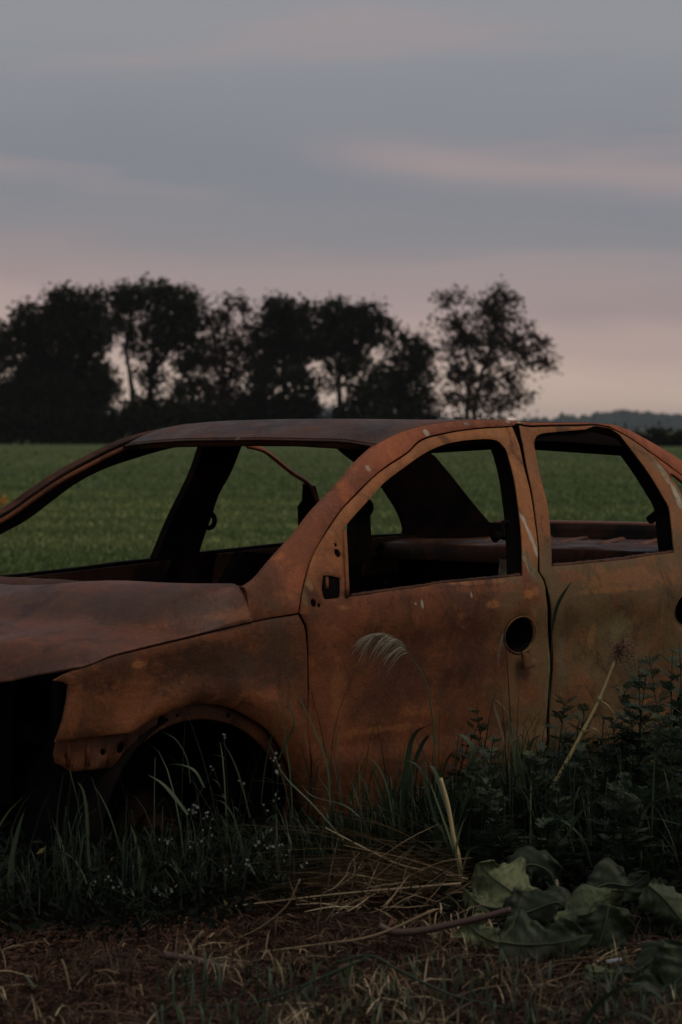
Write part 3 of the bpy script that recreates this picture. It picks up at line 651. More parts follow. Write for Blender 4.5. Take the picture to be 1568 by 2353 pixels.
panel('inner_panel', shrink(r_door, .02), [shrink(r_win, -.006), circle2(hit(V4((1593, 216))), .074, .052, 20)], .066, .008, .09, M_soot, rd)
fd['label'] = 'red brown front door with a round empty handle hole'; rd['label'] = 'olive stained rear door with peeled paint'
# folded rims of the two handle holes and the lock tab
def rim(name, c, rx, rz, parent, mat):
    b = MB(); pts = []
    for k in range(29):
        a = 2 * math.pi * k / 28; x, z = c[0] + rx * math.cos(a), c[1] + rz * math.sin(a); pts.append((x, -(W(x, z)) - .001, z))
    b.tube(pts, .0028, 6, cap=False); b.build(name, mat, parent)
rim('handle_hole_rim', hit(V4((823, 333))), .079, .059, fd, M_door); rim('handle_hole_rim', hit(V4((1593, 216))), .079, .057, rd, M_rdoor)
tab = [plane_y(V4(p), -.85) for p in ((825, 408), (868, 412), (870, 440), (890, 450), (898, 462), (880, 484), (838, 488), (832, 460))]
panel('lock_tab', path(*[[tab[i], tab[(i + 1) % 8]] for i in range(8)], step=.012), [], .012, 0, .02, M_door, fd, surf=lambda x, z: .862)
b = MB(); b.tube([(x, -W(x, z) - .002, z) for x, z in crom(H([(352, 585), (360, 700), (366, 850), (370, 1000)], VA), .03)], .008, 6); b.build('division_bar', M_door, fd)
mbk = panel('mirror_bracket', shrink(mir, -.01), [circle2(hit(VA((262, 915))), .017, .030, 14)], .004, .012, .03, M_inrust, fd)
b = MB(); q0, q1 = hit(VA((262, 880))), hit(VA((258, 950))); b.tube([(q0[0], -W(*q0) + .010, q0[1]), (q1[0], -W(*q1) + .006, q1[1])], .006, 6); b.build('mirror_screw', M_flange, mbk)
# weather strips: ragged ledge along the window sills
def ledge(name, pts, parent, mat, w=.012):
    b = MB(); rs = np.random.default_rng(5); c = []
    for i in range(len(pts) - 1):
        for k in range(8): c.append(np.array(pts[i]) + (np.array(pts[i + 1]) - np.array(pts[i])) * k / 8)
    q = [(x, -(W(x, z) - .012) , z + .002 + rs.uniform(-.0012, .0012)) for x, z in c]
    b.tube(q, [w * rs.uniform(.82, 1.0) for _ in q], 5); b.build(name, mat, parent)
ledge('sill_strip', H([(1475, 868), (1350, 882), (1200, 896), (1000, 914), (860, 937), (600, 972), (385, 1003)], VA), fd, M_inrust, .007)
ledge('sill_strip', H([(1515, 1064), (1350, 1082), (1150, 1114), (900, 1139), (700, 1159), (590, 1167)], VB), rd, M_inrust, .009)

# --- roof rail with windscreen pillar
ra = H([(1142, 984), (1143, 920), (1138, 885), (1126, 858)], V1)
rb = H([(1126, 858), (1180, 820), (1250, 740), (1320, 660), (1370, 605), (1450, 500)], V1) + H([(0, 378), (60, 302), (110, 252), (150, 217)], V2)
rc = H([(150, 217), (200, 182), (270, 151), (340, 127), (450, 105), (540, 94), (640, 89), (760, 91), (880, 101), (1000, 103), (1150, 103), (1280, 118), (1400, 174), (1568, 274)], V2) + [(2.75, 1.19), (2.95, 1.08), (3.1, 1.02)]
rdn = [(3.1, .985), (2.93, 1.035), (2.72, 1.13)] + H([(1568, 470), (1440, 372), (1320, 288), (1200, 204), (1100, 146), (1000, 104), (900, 90), (780, 94), (640, 95), (520, 98), (420, 101), (338, 85)], VB)
rail_low = [doorA[-1]] + doorA[::-1][1:]
flo = H([(1378, 236), (1260, 255), (1140, 279)], V3)
rail = path(ra, rb, rc, [rc[-1], rdn[0]], rdn, [rdn[-1], doorA[-1]], rail_low, flo)
panel('roof_rail', shrink(rail, .002), [], .018, .001, .028, M_rail, car, dent=.0015, seed=9)
inr = path(H([(1275, 905), (1330, 840), (1400, 745), (1480, 645), (1560, 540)], V1) + H([(90, 430), (150, 352), (205, 300), (260, 255), (330, 215)], V2), [(1.25, 1.38), (1.4, 1.40), (1.7, 1.41), (2.1, 1.40)], [(2.1, 1.40), (2.3, 1.36), (2.45, 1.30)], [rc[13], (2.45, 1.30)], [(2.45, 1.30), (2.30, 1.335), (2.0, 1.355), (1.75, 1.360)], [(1.75, 1.360), (1.4, 1.345), (1.2, 1.315), (1.0, 1.245), (.8, 1.15), (.62, 1.06), (.52, .97), (.46, .92), (.36, .92)])
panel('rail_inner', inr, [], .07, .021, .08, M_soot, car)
# --- quarter panel behind the rear door
qw = path(H([(1486, 460), (1512, 468), (1568, 512), (1660, 596)], VB), H([(1660, 596), (1668, 690)], VB), H([(1668, 690), (1630, 668), (1582, 618), (1547, 562), (1514, 512), (1486, 460)], VB), step=.012)
qp = path([(3.1, .98), (2.93, 1.03), (2.72, 1.125)] + H([(1568, 474), (1440, 376), (1330, 296)], VB), H([(1335, 308), (1424, 402), (1504, 507), (1572, 624), (1644, 802), (1672, 962)], VB) + [(rdT[-1][0] + .006, rdT[-1][1])],
          [(rdT[-1][0] + .006, rdT[-1][1]), (2.466, .86), (2.456, .70), (2.37, .58)], [(2.37, .58), (2.62, .60), (2.84, .52), (2.94, .30)], [(2.94, .30), (3.5, .34)], [(3.5, .34), (3.52, .7), (3.45, 1.0)], [(3.45, 1.0), (3.1, .98)])
panel('quarter_panel', qp, [qw], .02, .004, .05, M_rail, car, dent=.002, seed=3)

# --- front wing with its arch flange and bumper bracket
ARC = (.02, .205)
lipo = H([(620, 783), (720, 722), (850, 672), (940, 657), (1040, 667), (1150, 717), (1240, 782), (1300, 872), (1335, 950), (1352, 1010)], V3) + [(.452, .24), (.46, .20)]
wtop = H([(250, 542), (300, 512), (380, 482), (500, 437), (700, 387), (950, 327), (1137, 280), (1260, 256), (1376, 238)], V3)
wfront = H([(255, 830), (290, 720), (312, 620), (320, 567), (250, 542)], V3)
wlow = H([(255, 830), (400, 812), (520, 796), (620, 785)], V3)
wing = path(wtop, [doorF[-1]] + doorF[::-1][1:], [doorF[0], lipo[-1]], lipo[::-1], wlow[::-1], wfront)
wg = panel('front_wing', shrink(wing, .003), [], .012, 0, .026, M_fender, car, dent=.0035, seed=2)
fl_in = H([(590, 892), (660, 832), (740, 772), (840, 732), (940, 721), (1040, 736), (1130, 776), (1200, 836), (1250, 902), (1290, 980), (1320, 1060)], V3, -1, .026) + [(.385, .25), (.39, .20)]
lipo2 = H([(600, 785), (620, 778), (720, 716), (850, 666), (940, 651), (1040, 661), (1150, 711), (1240, 776), (1300, 866), (1338, 950), (1358, 1010)], V3, -1, .014) + [(.462, .24), (.47, .20)]
flz = path(lipo2, [lipo2[-1], fl_in[-1]], fl_in[::-1], [fl_in[0], lipo2[0]], step=.016)
bolts = [circle2(hit(V3(c), -1, .026), rx, rz, 12) for c, rx, rz in (((745, 727), .013, .014), ((820, 703), .006, .006), ((1053, 705), .007, .006), ((650, 806), .006, .006), ((1288, 910), .008, .009), ((1300, 985), .005, .006))]
panel('arch_flange', flz, bolts, .006, .026, .02, M_flange, wg, dent=.001, seed=5)
bro = path(H([(262, 826), (400, 806), (600, 784), (640, 800)], V3, -1, .030), H([(655, 835), (620, 870), (590, 892), (560, 925), (545, 940)], V3, -1, .030), H([(545, 940), (440, 952), (330, 962)], V3, -1, .030), H([(330, 962), (290, 935), (258, 920), (250, 880), (262, 826)], V3, -1, .030), step=.014)
bh = [circle2(hit(V3((560, 852)), -1, .03), .015, .016, 12), circle2(hit(V3((313, 893)), -1, .03), .007, .008, 10), circle2(hit(V3((478, 872)), -1, .03), .008, .009, 10)]
bk = panel('bumper_bracket', bro, bh, .006, .030, .02, M_flange, wg, dent=.002, seed=6)
for a in (352, 440, 530):
    b = MB(); p0, p1 = hit(V3((a, 815))), hit(V3((a - 4, 940))); b.tube([(p0[0], -W(*p0) + .03, p0[1]), (p1[0], -W(*p1) + .03, p1[1])], .008, 6); b.build('rib', M_flange, bk)
panel('inner_wing', path([(-.45, .70), (-.2, .77), (.35, .83)], [(.35, .83), (.45, .6), (.47, .2)], [(.47, .2), (.40, .2)], [(.40, .2), (.36, .38), (.2, .52), (.02, .565), (-.15, .53), (-.28, .46), (-.45, .46)], [(-.45, .46), (-.45, .70)]), [], .03, .05, .09, M_soot, car)
b = MB(); rows = []
for k in range(21):
    a = math.pi * (k / 20) * 1.1 - .05 * math.pi; rows.append([(ARC[0] + .40 * math.cos(a), -.79, ARC[1] + .40 * math.sin(a)), (ARC[0] + .40 * math.cos(a), -.44, ARC[1] + .40 * math.sin(a)), (ARC[0], -.43, ARC[1])])
grid_mesh('wheel_liner', rows, M_soot, car, .01, True)
b = MB(); b.tube([(.0, -.56, .22), (.0, -.60, .22)], .13, 20); b.tube([(.0, -.60, .22), (.0, -.66, .22)], [.07, .06], 14)
for k in range(5): a = k * 1.2566; b.tube([(.05 * math.cos(a), -.66, .22 + .05 * math.sin(a)), (.05 * math.cos(a), -.69, .22 + .05 * math.sin(a))], .007, 6)
b.build('brake_disc', M_sootrust, car)
# --- sill under the doors
b = MB(); n_ = []
for i in range(24):
    x = .44 + i * .085; n_.append([(x, -(W(x, .3) - .035), .24), (x, -(W(x, .3) - .028), .18), (x, -(W(x, .3) - .05), .12), (x, -.60, .11)])
grid_mesh('sill', n_, M_inrust, car, .01)

# --- bonnet
sh = H([(300, 503), (380, 480), (500, 435), (700, 385), (950, 325), (1137, 278)], V3); shx = [p[0] for p in sh]; shz = [p[1] for p in sh]
crp = [plane_y(V3(p), -.50) for p in ((-500, 505), (-300, 465), (0, 388), (420, 270), (800, 180), (1020, 138))]; crx = [p[0] for p in crp]; crz = [p[1] for p in crp]
def proj(q):
    d = np.array(q, float) - (CAM - CARO); z = d @ FW; return CX + F * (d @ RT) / z, CY - F * (d @ UP) / z
def z_for(x, y, pix, z0):                                # height at which (x, y) lies on a traced edge
    xs = [p[0] for p in pix]; yy = [p[1] for p in pix]; z = z0
    for _ in range(4):
        u, v = proj((x, y, z)); D = (np.array([x, y, z]) - (CAM - CARO)) @ FW
        z += (v - np.interp(u, xs, yy)) * D / F
    return z, min(xs) - 5 <= u <= max(xs) + 5
PXR = sorted(V3(p) for p in [(1115, 109), (950, 99), (800, 95), (500, 100), (250, 110), (130, 116), (0, 121)])
PXF = sorted(V3(p) for p in [(385, 481), (230, 512), (150, 522), (80, 540), (0, 557)])
xr_f = lambda y: .195 - .15 * (1 - (y / .74) ** 2)
xf_f = lambda y: -.43 - .24 * (1 - (y / .77) ** 2)
def edge_z(xf, pix, z0, ys):
    o = []
    for y in ys:
        z, ok = z_for(xf(y), y, pix, z0)
        if ok: o.append((y, z))
    return o
zre = edge_z(xr_f, PXR, .94, np.linspace(-.74, .74, 60)); zfe = edge_z(xf_f, PXF, .75, np.linspace(-.77, 0, 60))
print('hood rear', zre[0], zre[len(zre) // 2], zre[-1], 'front', zfe[0], zfe[-1])
def zr(y): return float(np.interp(y if y <= zre[-1][0] else -y, [p[0] for p in zre], [p[1] for p in zre]))
def zfr(y): return float(np.interp(-abs(y), [p[0] for p in zfe], [p[1] for p in zfe]))
rows = []; NU = 34
ys_ = [-1.0, -.985, -.965, -.945, -.92, -.88, -.84, -.79, -.74, -.70, -.66, -.63, -.58, -.48, -.36, -.24, -.12, 0]; ys_ = ys_ + [-v for v in ys_[-2::-1]]
for i in range(NU + 1):
    u = i / NU; r = []
    for t in ys_:
        q = abs(t); y0 = t * .77
        x = xf_f(y0) + (xr_f(t * .74) - xf_f(y0)) * u
        zs = np.interp(x, shx, shz); yw = W(x, zs) - .002; y = t * yw
        ze = zfr(min(-.30, -abs(y))); ztop = zr(-abs(y) if y < 0 else y); zl = ze + (ztop - ze) * u
        zcr = float(np.interp(x, crx, crz)); r_ = sst(.55, 1, u); qb = .66 + .285 * sst(.30, .95, u)
        zb = zcr * (1 - r_) + zr(-qb * .74) * r_
        zm = max(zl, zcr + .012) if u > .2 else zl + (max(zl, zcr + .012) - zl) * sst(0, .2, u)
        zm = zm * (1 - r_) + ztop * r_
        if q > qb: s_ = (1 - q) / (1 - qb); z = zs + (zb - zs) * (1.12 * s_ - .12 * s_ * s_)
        else: z = zb + (zm - zb) * (1 - (q / qb) ** 1.6)
        if u < .22: z += (zfr(y) + .02 * sst(.7, .2, q) - z) * (1 - u / .22) ** 2.2
        z += .0035 * math.sin(x * 8 + y * 5) * math.sin(y * 9 + 1) * (1 - q ** 4) + .002 * math.sin(x * 21 + y * 17) * (1 - q ** 4)
        r.append((x, y, z))
    rows.append(r)
hd = grid_mesh('bonnet', rows, M_hood, car, .006, True, 1)
# --- cowl strip between bonnet and windscreen
PXC = sorted(V1(p) for p in [(1118, 852), (950, 846), (800, 841), (500, 830), (380, 826), (150, 812), (0, 806), (-60, 803)])
xc_f = lambda y: xr_f(y) + .10
zce = edge_z(xc_f, PXC, .96, np.linspace(-.70, .70, 50)); print('cowl', zce[0], zce[-1])
rows = []
for i in range(31):
    y = -.70 + 1.40 * i / 30
    zt = float(np.interp(y if y <= zce[-1][0] else -y, [p[0] for p in zce], [p[1] for p in zce])); z0 = zr(y) - .030
    a, c = np.array([xr_f(y) + .005, y, z0]), np.array([xc_f(y), y, zt])
    rows.append([a + (c - a) * k / 4 + np.array([0, 0, .006 * math.sin(math.pi * k / 4) + .002 * math.sin(y * 40 + k)]) for k in range(5)] + [c + np.array([.03, 0, -.015]), c + np.array([.06, 0, -.10])])
grid_mesh('cowl_strip', rows, M_inrust, car, .006, True, 1)

# --- roof
rail_pts = sorted(rc[:14]); rlx = [p[0] for p in rail_pts]; rlz = [p[1] for p in rail_pts]
PXL = sorted([V1(p) for p in [(540, 222), (580, 207), (700, 193), (850, 184), (1200, 180), (1568, 188)]] + [V2(p) for p in [(60, 196), (148, 214)]])
PXB = sorted([V1(p) for p in [(500, 240), (560, 230), (800, 220), (1100, 215), (1350, 216), (1568, 229)]] + [V2(p) for p in [(60, 234), (150, 222)]])
xl_f = lambda y: .985 - .11 * (1 - (y / .585) ** 2)
zle = edge_z(xl_f, PXL, 1.34, np.linspace(-.60, .60, 60)); zbe = edge_z(lambda y: xl_f(y) + .02, PXB, 1.32, np.linspace(-.60, .60, 60))
print('lip', zle[0], zle[30], zle[-1], 'bot', zbe[0], zbe[-1])
zlip = lambda y: float(np.interp(y, [p[0] for p in zle], [p[1] for p in zle]))
zbot = lambda y: float(np.interp(y, [p[0] for p in zbe], [p[1] for p in zbe]))
rows = []; lips = []
for j in range(33):
    t = -1 + 2 * j / 32; q = 1 - t * t
    y0 = t * .592; xl = xl_f(y0)
    lips.append([(xl + .09, y0 * .97, zbot(y0) + .012), (xl + .045, y0 * .985, zbot(y0) + .002), (xl + .03, y0 * .99, zbot(y0)), (xl + .02, y0 * .995, (zlip(y0) * .55 + zbot(y0) * .45)), (xl + .014, y0, zlip(y0) - .003)])
    r = [(xl + .014, y0, zlip(y0) - .006), (xl + .003, y0, zlip(y0) - .003), (xl, y0, zlip(y0))]
    for i in range(1, 25):
        x = xl + (2.50 - xl) * i / 24; f = x - xl
        ze = float(np.interp(x, rlx, rlz)); zz = 1.432 if x < 2.0 else 1.432 - .35 * (x - 2.0) ** 2
        z = ze + (min(zz, ze + .05) - ze) * q ** .6 * (1 if x < 1.5 else .35)
        kk = min(1, f / .40); zf_ = zlip(y0) + (1.434 - zlip(y0)) * (1 - (1 - kk) ** 2)
        z = min(z, zf_) if f < .4 else min(z, 1.436)
        yw = W(x, ze) - .006; yy = y0 + (t * yw - y0) * min(1, f / .12)
        z += .002 * math.sin(x * 9 + y0 * 4) * math.sin(y0 * 8) * q
        r.append((x, yy, z))
    rows.append(r)
rf = grid_mesh('roof', rows, M_roof, car, .012, True, 1); grid_mesh('roof_lip', lips, M_inrust, rf, .006, True, 1)  # lip gets its own rust tone for the shade on its down-facing edge
b = MB(); b.tube([(1.62, -.52, 1.36), (1.60, -.2, 1.385), (1.60, .2, 1.385), (1.62, .52, 1.36)], .022, 6); b.build('roof_bow', M_soot, car)
b = MB(); b.tube([(2.42, -.5, 1.33), (2.40, 0, 1.355), (2.42, .5, 1.33)], .03, 6); b.build('roof_bow', M_soot, car)

# --- far side of the shell
fo1 = path(H([(-330, 800), (-120, 695), (0, 618), (130, 545), (330, 395), (470, 320), (620, 268), (790, 221), (934, 208)], V1, 1, .055), H([(934, 208), (900, 310), (860, 400), (800, 520), (750, 635), (712, 728)], V1, 1, .055), H([(712, 728), (550, 745), (400, 765), (200, 788), (60, 803), (-330, 838)], V1, 1, .055), step=.025)
fo2 = path(H([(1110, 205), (1060, 330), (1000, 440), (975, 520), (945, 600), (913, 700)], V1, 1, .055), H([(913, 700), (1100, 680), (1330, 656)], V1, 1, .055) + H([(490, 617), (740, 603)], VA, 1, .055), H([(745, 603), (752, 580), (742, 535), (710, 455), (660, 375), (600, 290), (500, 195), (400, 120), (350, 78)], VA, 1, .055), H([(1560, 195), (1110, 200)], V1, 1, .055), step=.025)
tri = path(H([(540, 915), (547, 845), (555, 845)], VA, 1), H([(560, 850), (575, 890), (582, 926)], VA, 1), H([(582, 926), (540, 917)], VA, 1), step=.02)
fo = path([(-.62, .20), (-.62, .70)], [(-.60, .72), (-.3, .77), (.05, .825), (.15, .87)], H([(-500, 770), (-250, 640), (0, 505), (100, 435), (250, 335), (400, 255), (500, 205), (600, 168)], V1, 1), [(1.11, 1.385), (1.35, 1.415), (1.6, 1.422), (2.1, 1.415), (2.42, 1.365)], H([(850, 115), (940, 220), (1020, 320), (1100, 420), (1195, 530)], VA, 1), [(3.08, 1.03), (3.45, 1.0)], [(3.5, .95), (3.5, .35)], [(3.5, .35), (2.2, .18)], [(2.2, .18), (.5, .18), (-.62, .20)])
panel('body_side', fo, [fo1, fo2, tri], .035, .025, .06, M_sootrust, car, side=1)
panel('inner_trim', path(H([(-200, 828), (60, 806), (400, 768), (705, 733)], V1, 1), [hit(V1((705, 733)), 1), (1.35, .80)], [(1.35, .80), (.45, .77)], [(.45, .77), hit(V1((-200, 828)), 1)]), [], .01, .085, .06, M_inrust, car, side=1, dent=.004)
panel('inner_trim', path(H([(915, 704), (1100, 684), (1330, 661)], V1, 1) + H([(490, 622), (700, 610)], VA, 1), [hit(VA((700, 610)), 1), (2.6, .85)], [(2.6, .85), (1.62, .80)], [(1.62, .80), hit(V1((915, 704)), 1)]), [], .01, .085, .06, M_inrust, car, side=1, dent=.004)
# outer skin of the windscreen pillar on the far side, with its glass flange
pp = H([(-500, 772), (-250, 641), (0, 506), (100, 436), (250, 336), (400, 256), (500, 206), (600, 170), (720, 142), (850, 118)], V1, 1)
c = crom(pp, .03); b = MB(); b.tube([(x, W(x, z) - .022, z - .018) for x, z in c], .026, 8); b.build('screen_pillar', M_inrust, car)
b = MB(); b.tube([(x - .012, W(x, z) - .055, z - .022) for x, z in c], .010, 6); b.build('glass_flange', M_flange, car)
# far rear door frame torn loose, and the plate hanging off it
b = MB(); ln = crom([plane_y(V1(p), .64) for p in ((1120, 205), (1190, 222), (1250, 262), (1330, 328), (1400, 372), (1432, 410), (1450, 452), (1470, 510), (1475, 560))], .02)
b.ribbon([(x, .64, z) for x, z in ln], [.023] * len(ln), np.array([.25, .9, .35]), 0, .25); o = b.build('bent_window_frame', M_rail, car); o.modifiers.new('s', 'SOLIDIFY').thickness = .010
pl = [plane_y(V1(p), .66) for p in ((1388, 385), (1440, 395), (1475, 520), (1475, 610), (1368, 612), (1364, 490), (1384, 462))]
panel('torn_plate', path(*[[pl[i], pl[(i + 1) % 7]] for i in range(7)]), [], .012, 0, .05, M_soot, car, side=1, surf=lambda x, z: .66)
post = [plane_y(VA(p), .66) for p in ((398, 420), (470, 395), (484, 470), (487, 560), (491, 625), (505, 690), (525, 730), (440, 800), (405, 1005), (372, 1005), (380, 690), (393, 600))]
panel('rear_post', path(*[[post[i], post[(i + 1) % 12]] for i in range(12)], step=.03), [], .05, 0, .05, M_sootrust, car, side=1, surf=lambda x, z: .68)
def anchor(v, p, y, s=1.0):                               # seat belt ring on a pillar
    x, z = plane_y(v(p), y); b = MB(); pts = []
    for k in range(17):
        a = 2 * math.pi * k / 16; pts.append((x + .028 * s * math.cos(a) * (1 if math.cos(a) > 0 else .8), y, z + .026 * s * math.sin(a)))
    b.tube(pts, .009 * s, 6, cap=False); b.tube([(x - .025 * s, y, z - .01), (x - .05 * s, y + .01, z - .03)], .014 * s, 6); b.build('belt_anchor', M_soot, car)
anchor(V1, (962, 555), .62); anchor(VA, (497, 440), .62); anchor(VA, (1368, 582), -.68); anchor(VB, (1412, 750), -.66, 1.15)

# --- inside
b = MB(); b.box((1.4, 0, .22), (1.2, .78, .02)); b.box((1.3, 0, .30), (1.0, .10, .08)); b.build('floor_pan', M_soot, car)
b = MB(); b.box((.33, 0, .56), (.02, .70, .34)); b.box((.42, 0, .80), (.05, .66, .05)); b.build('bulkhead', M_soot, car)
b = MB(); b.box((2.58, 0, .60), (.03, .68, .37)); b.build('seat_bulkhead', M_soot, car)
b = MB(); b.box((-.02, .05, .46), (.20, .3, .16)); b.box((.0, .0, .63), (.15, .2, .04)); b.tube([(-.2, -.4, .5), (-.1, .1, .56), (.1, .35, .5)], .03, 7); b.build('engine', M_soot, car)
panel('seat_frame', path(*[[q[i], q[(i + 1) % 4]] for q in [[plane_y(V1(p), .12) for p in ((1130, 698), (1295, 706), (1180, 860), (1040, 860))]] for i in range(4)]), [circle2(plane_y(V1((1150, 720)), .12), .012, .012, 8)], .05, 0, .05, M_soot, car, side=-1, surf=lambda x, z: -.12)
sc = [plane_y(VA(p), -.60) for p in ((1340, 760), (1352, 768), (1386, 766), (1386, 880), (1332, 880))]
panel('charred_trim', path(*[[sc[i], sc[(i + 1) % 5]] for i in range(5)], step=.012), [], .006, 0, .02, rust('ash_trim', base=(.34, .30, .27), dark=(.12, .09, .08), hot=(.42, .38, .36), scale=3, pale_amt=0), car, surf=lambda x, z: .60)
# rear shelf with stamped ribs, screen base and boot edge
ZS, ZB = .972, 1.036
s0 = at_z(VB((1000, 1012)), ZS); s1 = at_z(VB((1000, 826)), ZB)
print('shelf x', s0, s1)
xs0, xs1 = 2.46, 3.20
rows = []; rows2 = []; rows3 = []
for j in range(25):
    y = -.72 + 1.44 * j / 24; cv = .10 * (1 - (y / .66) ** 2)
    rows.append([(xs0 - .03, y, ZS - .06), (xs0 - .004, y, ZS - .02), (xs0, y, ZS - .006)] + [(xs0 + .03 + (xs1 - .10 - xs0 + cv) * k / 8, y, ZS + .004 * math.sin(y * 17 + k) + (.006 if k in (1, 2) else 0)) for k in range(9)])
    rows2.append([(xs1 - .085 + cv, y, ZS - .004), (xs1 - .05 + cv, y, ZS + .012), (xs1 - .04 + cv, y, ZS + .030), (xs1 - .02 + cv, y, ZB - .010)])
    rows3.append([(xs1 - .018 + cv, y, ZB - .008), (xs1 - .005 + cv, y, ZB), (xs1 + .12 + cv, y, ZB - .001), (xs1 + .45, y, ZB - .02)])
grid_mesh('rear_shelf', rows, M_shelf, car, .012); grid_mesh('screen_base', rows2, M_sootrust, car, .010); grid_mesh('boot_lid', rows3, M_hood, car, .010)
for (p, q) in (((600, 968), (960, 908)), ((930, 980), (1230, 908)), ((330, 962), (690, 902)), ((1230, 985), (1500, 915)), ((60, 950), (430, 897))):
    b = MB(); a, c = at_z(VB(p), ZS + .012), at_z(VB(q), ZS + .012); b.tube([a + (c - a) * k / 6 - np.array([0, 0, .010 + .006 * (k in (0, 6))]) for k in range(7)], [.014, .019, .020, .020, .020, .019, .014], 8); b.v = [(p_[0], p_[1], ZS + (p_[2] - ZS) * .45) for p_ in b.v]; b.build('shelf_rib', M_flange, car)
#@VEG
# ------------------------------------------------------------------ weeds, straw and soil in front of the wreck
M_blade = tinted('green_blade', [(0, (.008, .014, .007)), (.5, (.030, .054, .023)), (.8, (.082, .118, .058)), (1, (.19, .185, .070))], .5, .35, .25)
M_mug = tinted('weed_leaf', [(0, (.010, .020, .012)), (.55, (.038, .060, .032)), (1, (.10, .135, .075))], .6, .25, .2)
M_cover = tinted('low_weed', [(0, (.005, .008, .004)), (.7, (.013, .021, .010)), (.93, (.028, .040, .019)), (1, (.15, .13, .045))], .75, .15, .12)  # near-black greens carry the shadow around and under the wreck
M_straw = tinted('dry_straw', [(0, (.026, .017, .011)), (.45, (.125, .082, .046)), (.8, (.32, .24, .135)), (1, (.50, .41, .25))], .7, .2, .12)
M_stalk = tinted('dry_stalk', [(0, (.14, .10, .045)), (.5, (.46, .37, .15)), (1, (.60, .48, .25))], .55, .3)
M_plume = tinted('plume', [(0, (.24, .20, .13)), (1, (.52, .46, .34))], .8, .1, .4)
M_flower = tinted('white_petal', [(0, (.42, .45, .40)), (1, (.75, .76, .70))], .7, .2, .3)
M_wilt = tinted('wilted_leaf', [(0, (.010, .015, .008)), (.5, (.026, .040, .019)), (.8, (.080, .105, .046)), (1, (.18, .205, .092))], .55, .25, .08, 14)
M_brown = tinted('brown_stem', [(0, (.060, .034, .026)), (1, (.125, .075, .058))], .5, .35, 0, 30)
M_clod = tinted('clod', [(0, (.018, .010, .007)), (.5, (.080, .043, .027)), (.85, (.17, .095, .060)), (1, (.28, .175, .11))], .95, .1, 0, 40)
def gy(D): return HOR + F * CAM[2] / D
def GP(px, D): q = G(px, gy(D)); q[2] = 0; return q
def curve3(pts, n=8):
    p = [np.array(q, float) for q in pts]; p = [2 * p[0] - p[1]] + p + [2 * p[-1] - p[-2]]; o = []
    for i in range(1, len(p) - 2):
        for k in range(n):
            t = k / n; o.append(.5 * ((2 * p[i]) + (-p[i - 1] + p[i + 1]) * t + (2 * p[i - 1] - 5 * p[i] + 4 * p[i + 1] - p[i + 2]) * t * t + (-p[i - 1] + 3 * p[i] - 3 * p[i + 1] + p[i + 2]) * t ** 3))
    o.append(p[-2]); return o
def taper(n, w, base=.7, peak=.35): return [w * (base + (1 - base) * min(1, (i / (n - 1)) / peak)) * max(0.02, (1 - max(0, (i / (n - 1) - peak) / (1 - peak)) ** 1.6)) for i in range(n)]
def blade(mb, rs, base, az, h, lean, w, t, droop=.45, n=8, fold=.25, twist=None):
    base = np.array(base, float); d = np.array([math.cos(az), math.sin(az), 0]); wob = rs.normal(0, .02, 3) * h
    pts = []
    for i in range(n):
        s = i / (n - 1); pts.append(base + d * lean * s ** 1.7 + np.array([0, 0, h * (s - droop * s ** 3) / (1 - droop * .35)]) + wob * s * s)
    sd = np.array([-d[1], d[0], 0]) if twist is None else np.array([-math.sin(az + twist), math.cos(az + twist), 0])
    mb.ribbon(pts, taper(n, w), sd, t, fold)
def pblade(mb, pix, D, w, t=.6, fold=.2, dd=0.0, n=6):     # one blade followed from the photo, at its own depth
    w *= .72
    pts = [P(x, y, D + dd * i / max(1, len(pix) - 1)) for i, (x, y) in enumerate(pix)]
    c = curve3(pts, n); mb.ribbon(c, taper(len(c), w), RT * .8 + FW * .6, t, fold)
def plant(name, label, cat, base, group=None): return empty(name, base, label, cat, group)
def put(mb, name, mat, root):
    o = mb.build(name, mat, root, origin=np.array(root.location)); return o
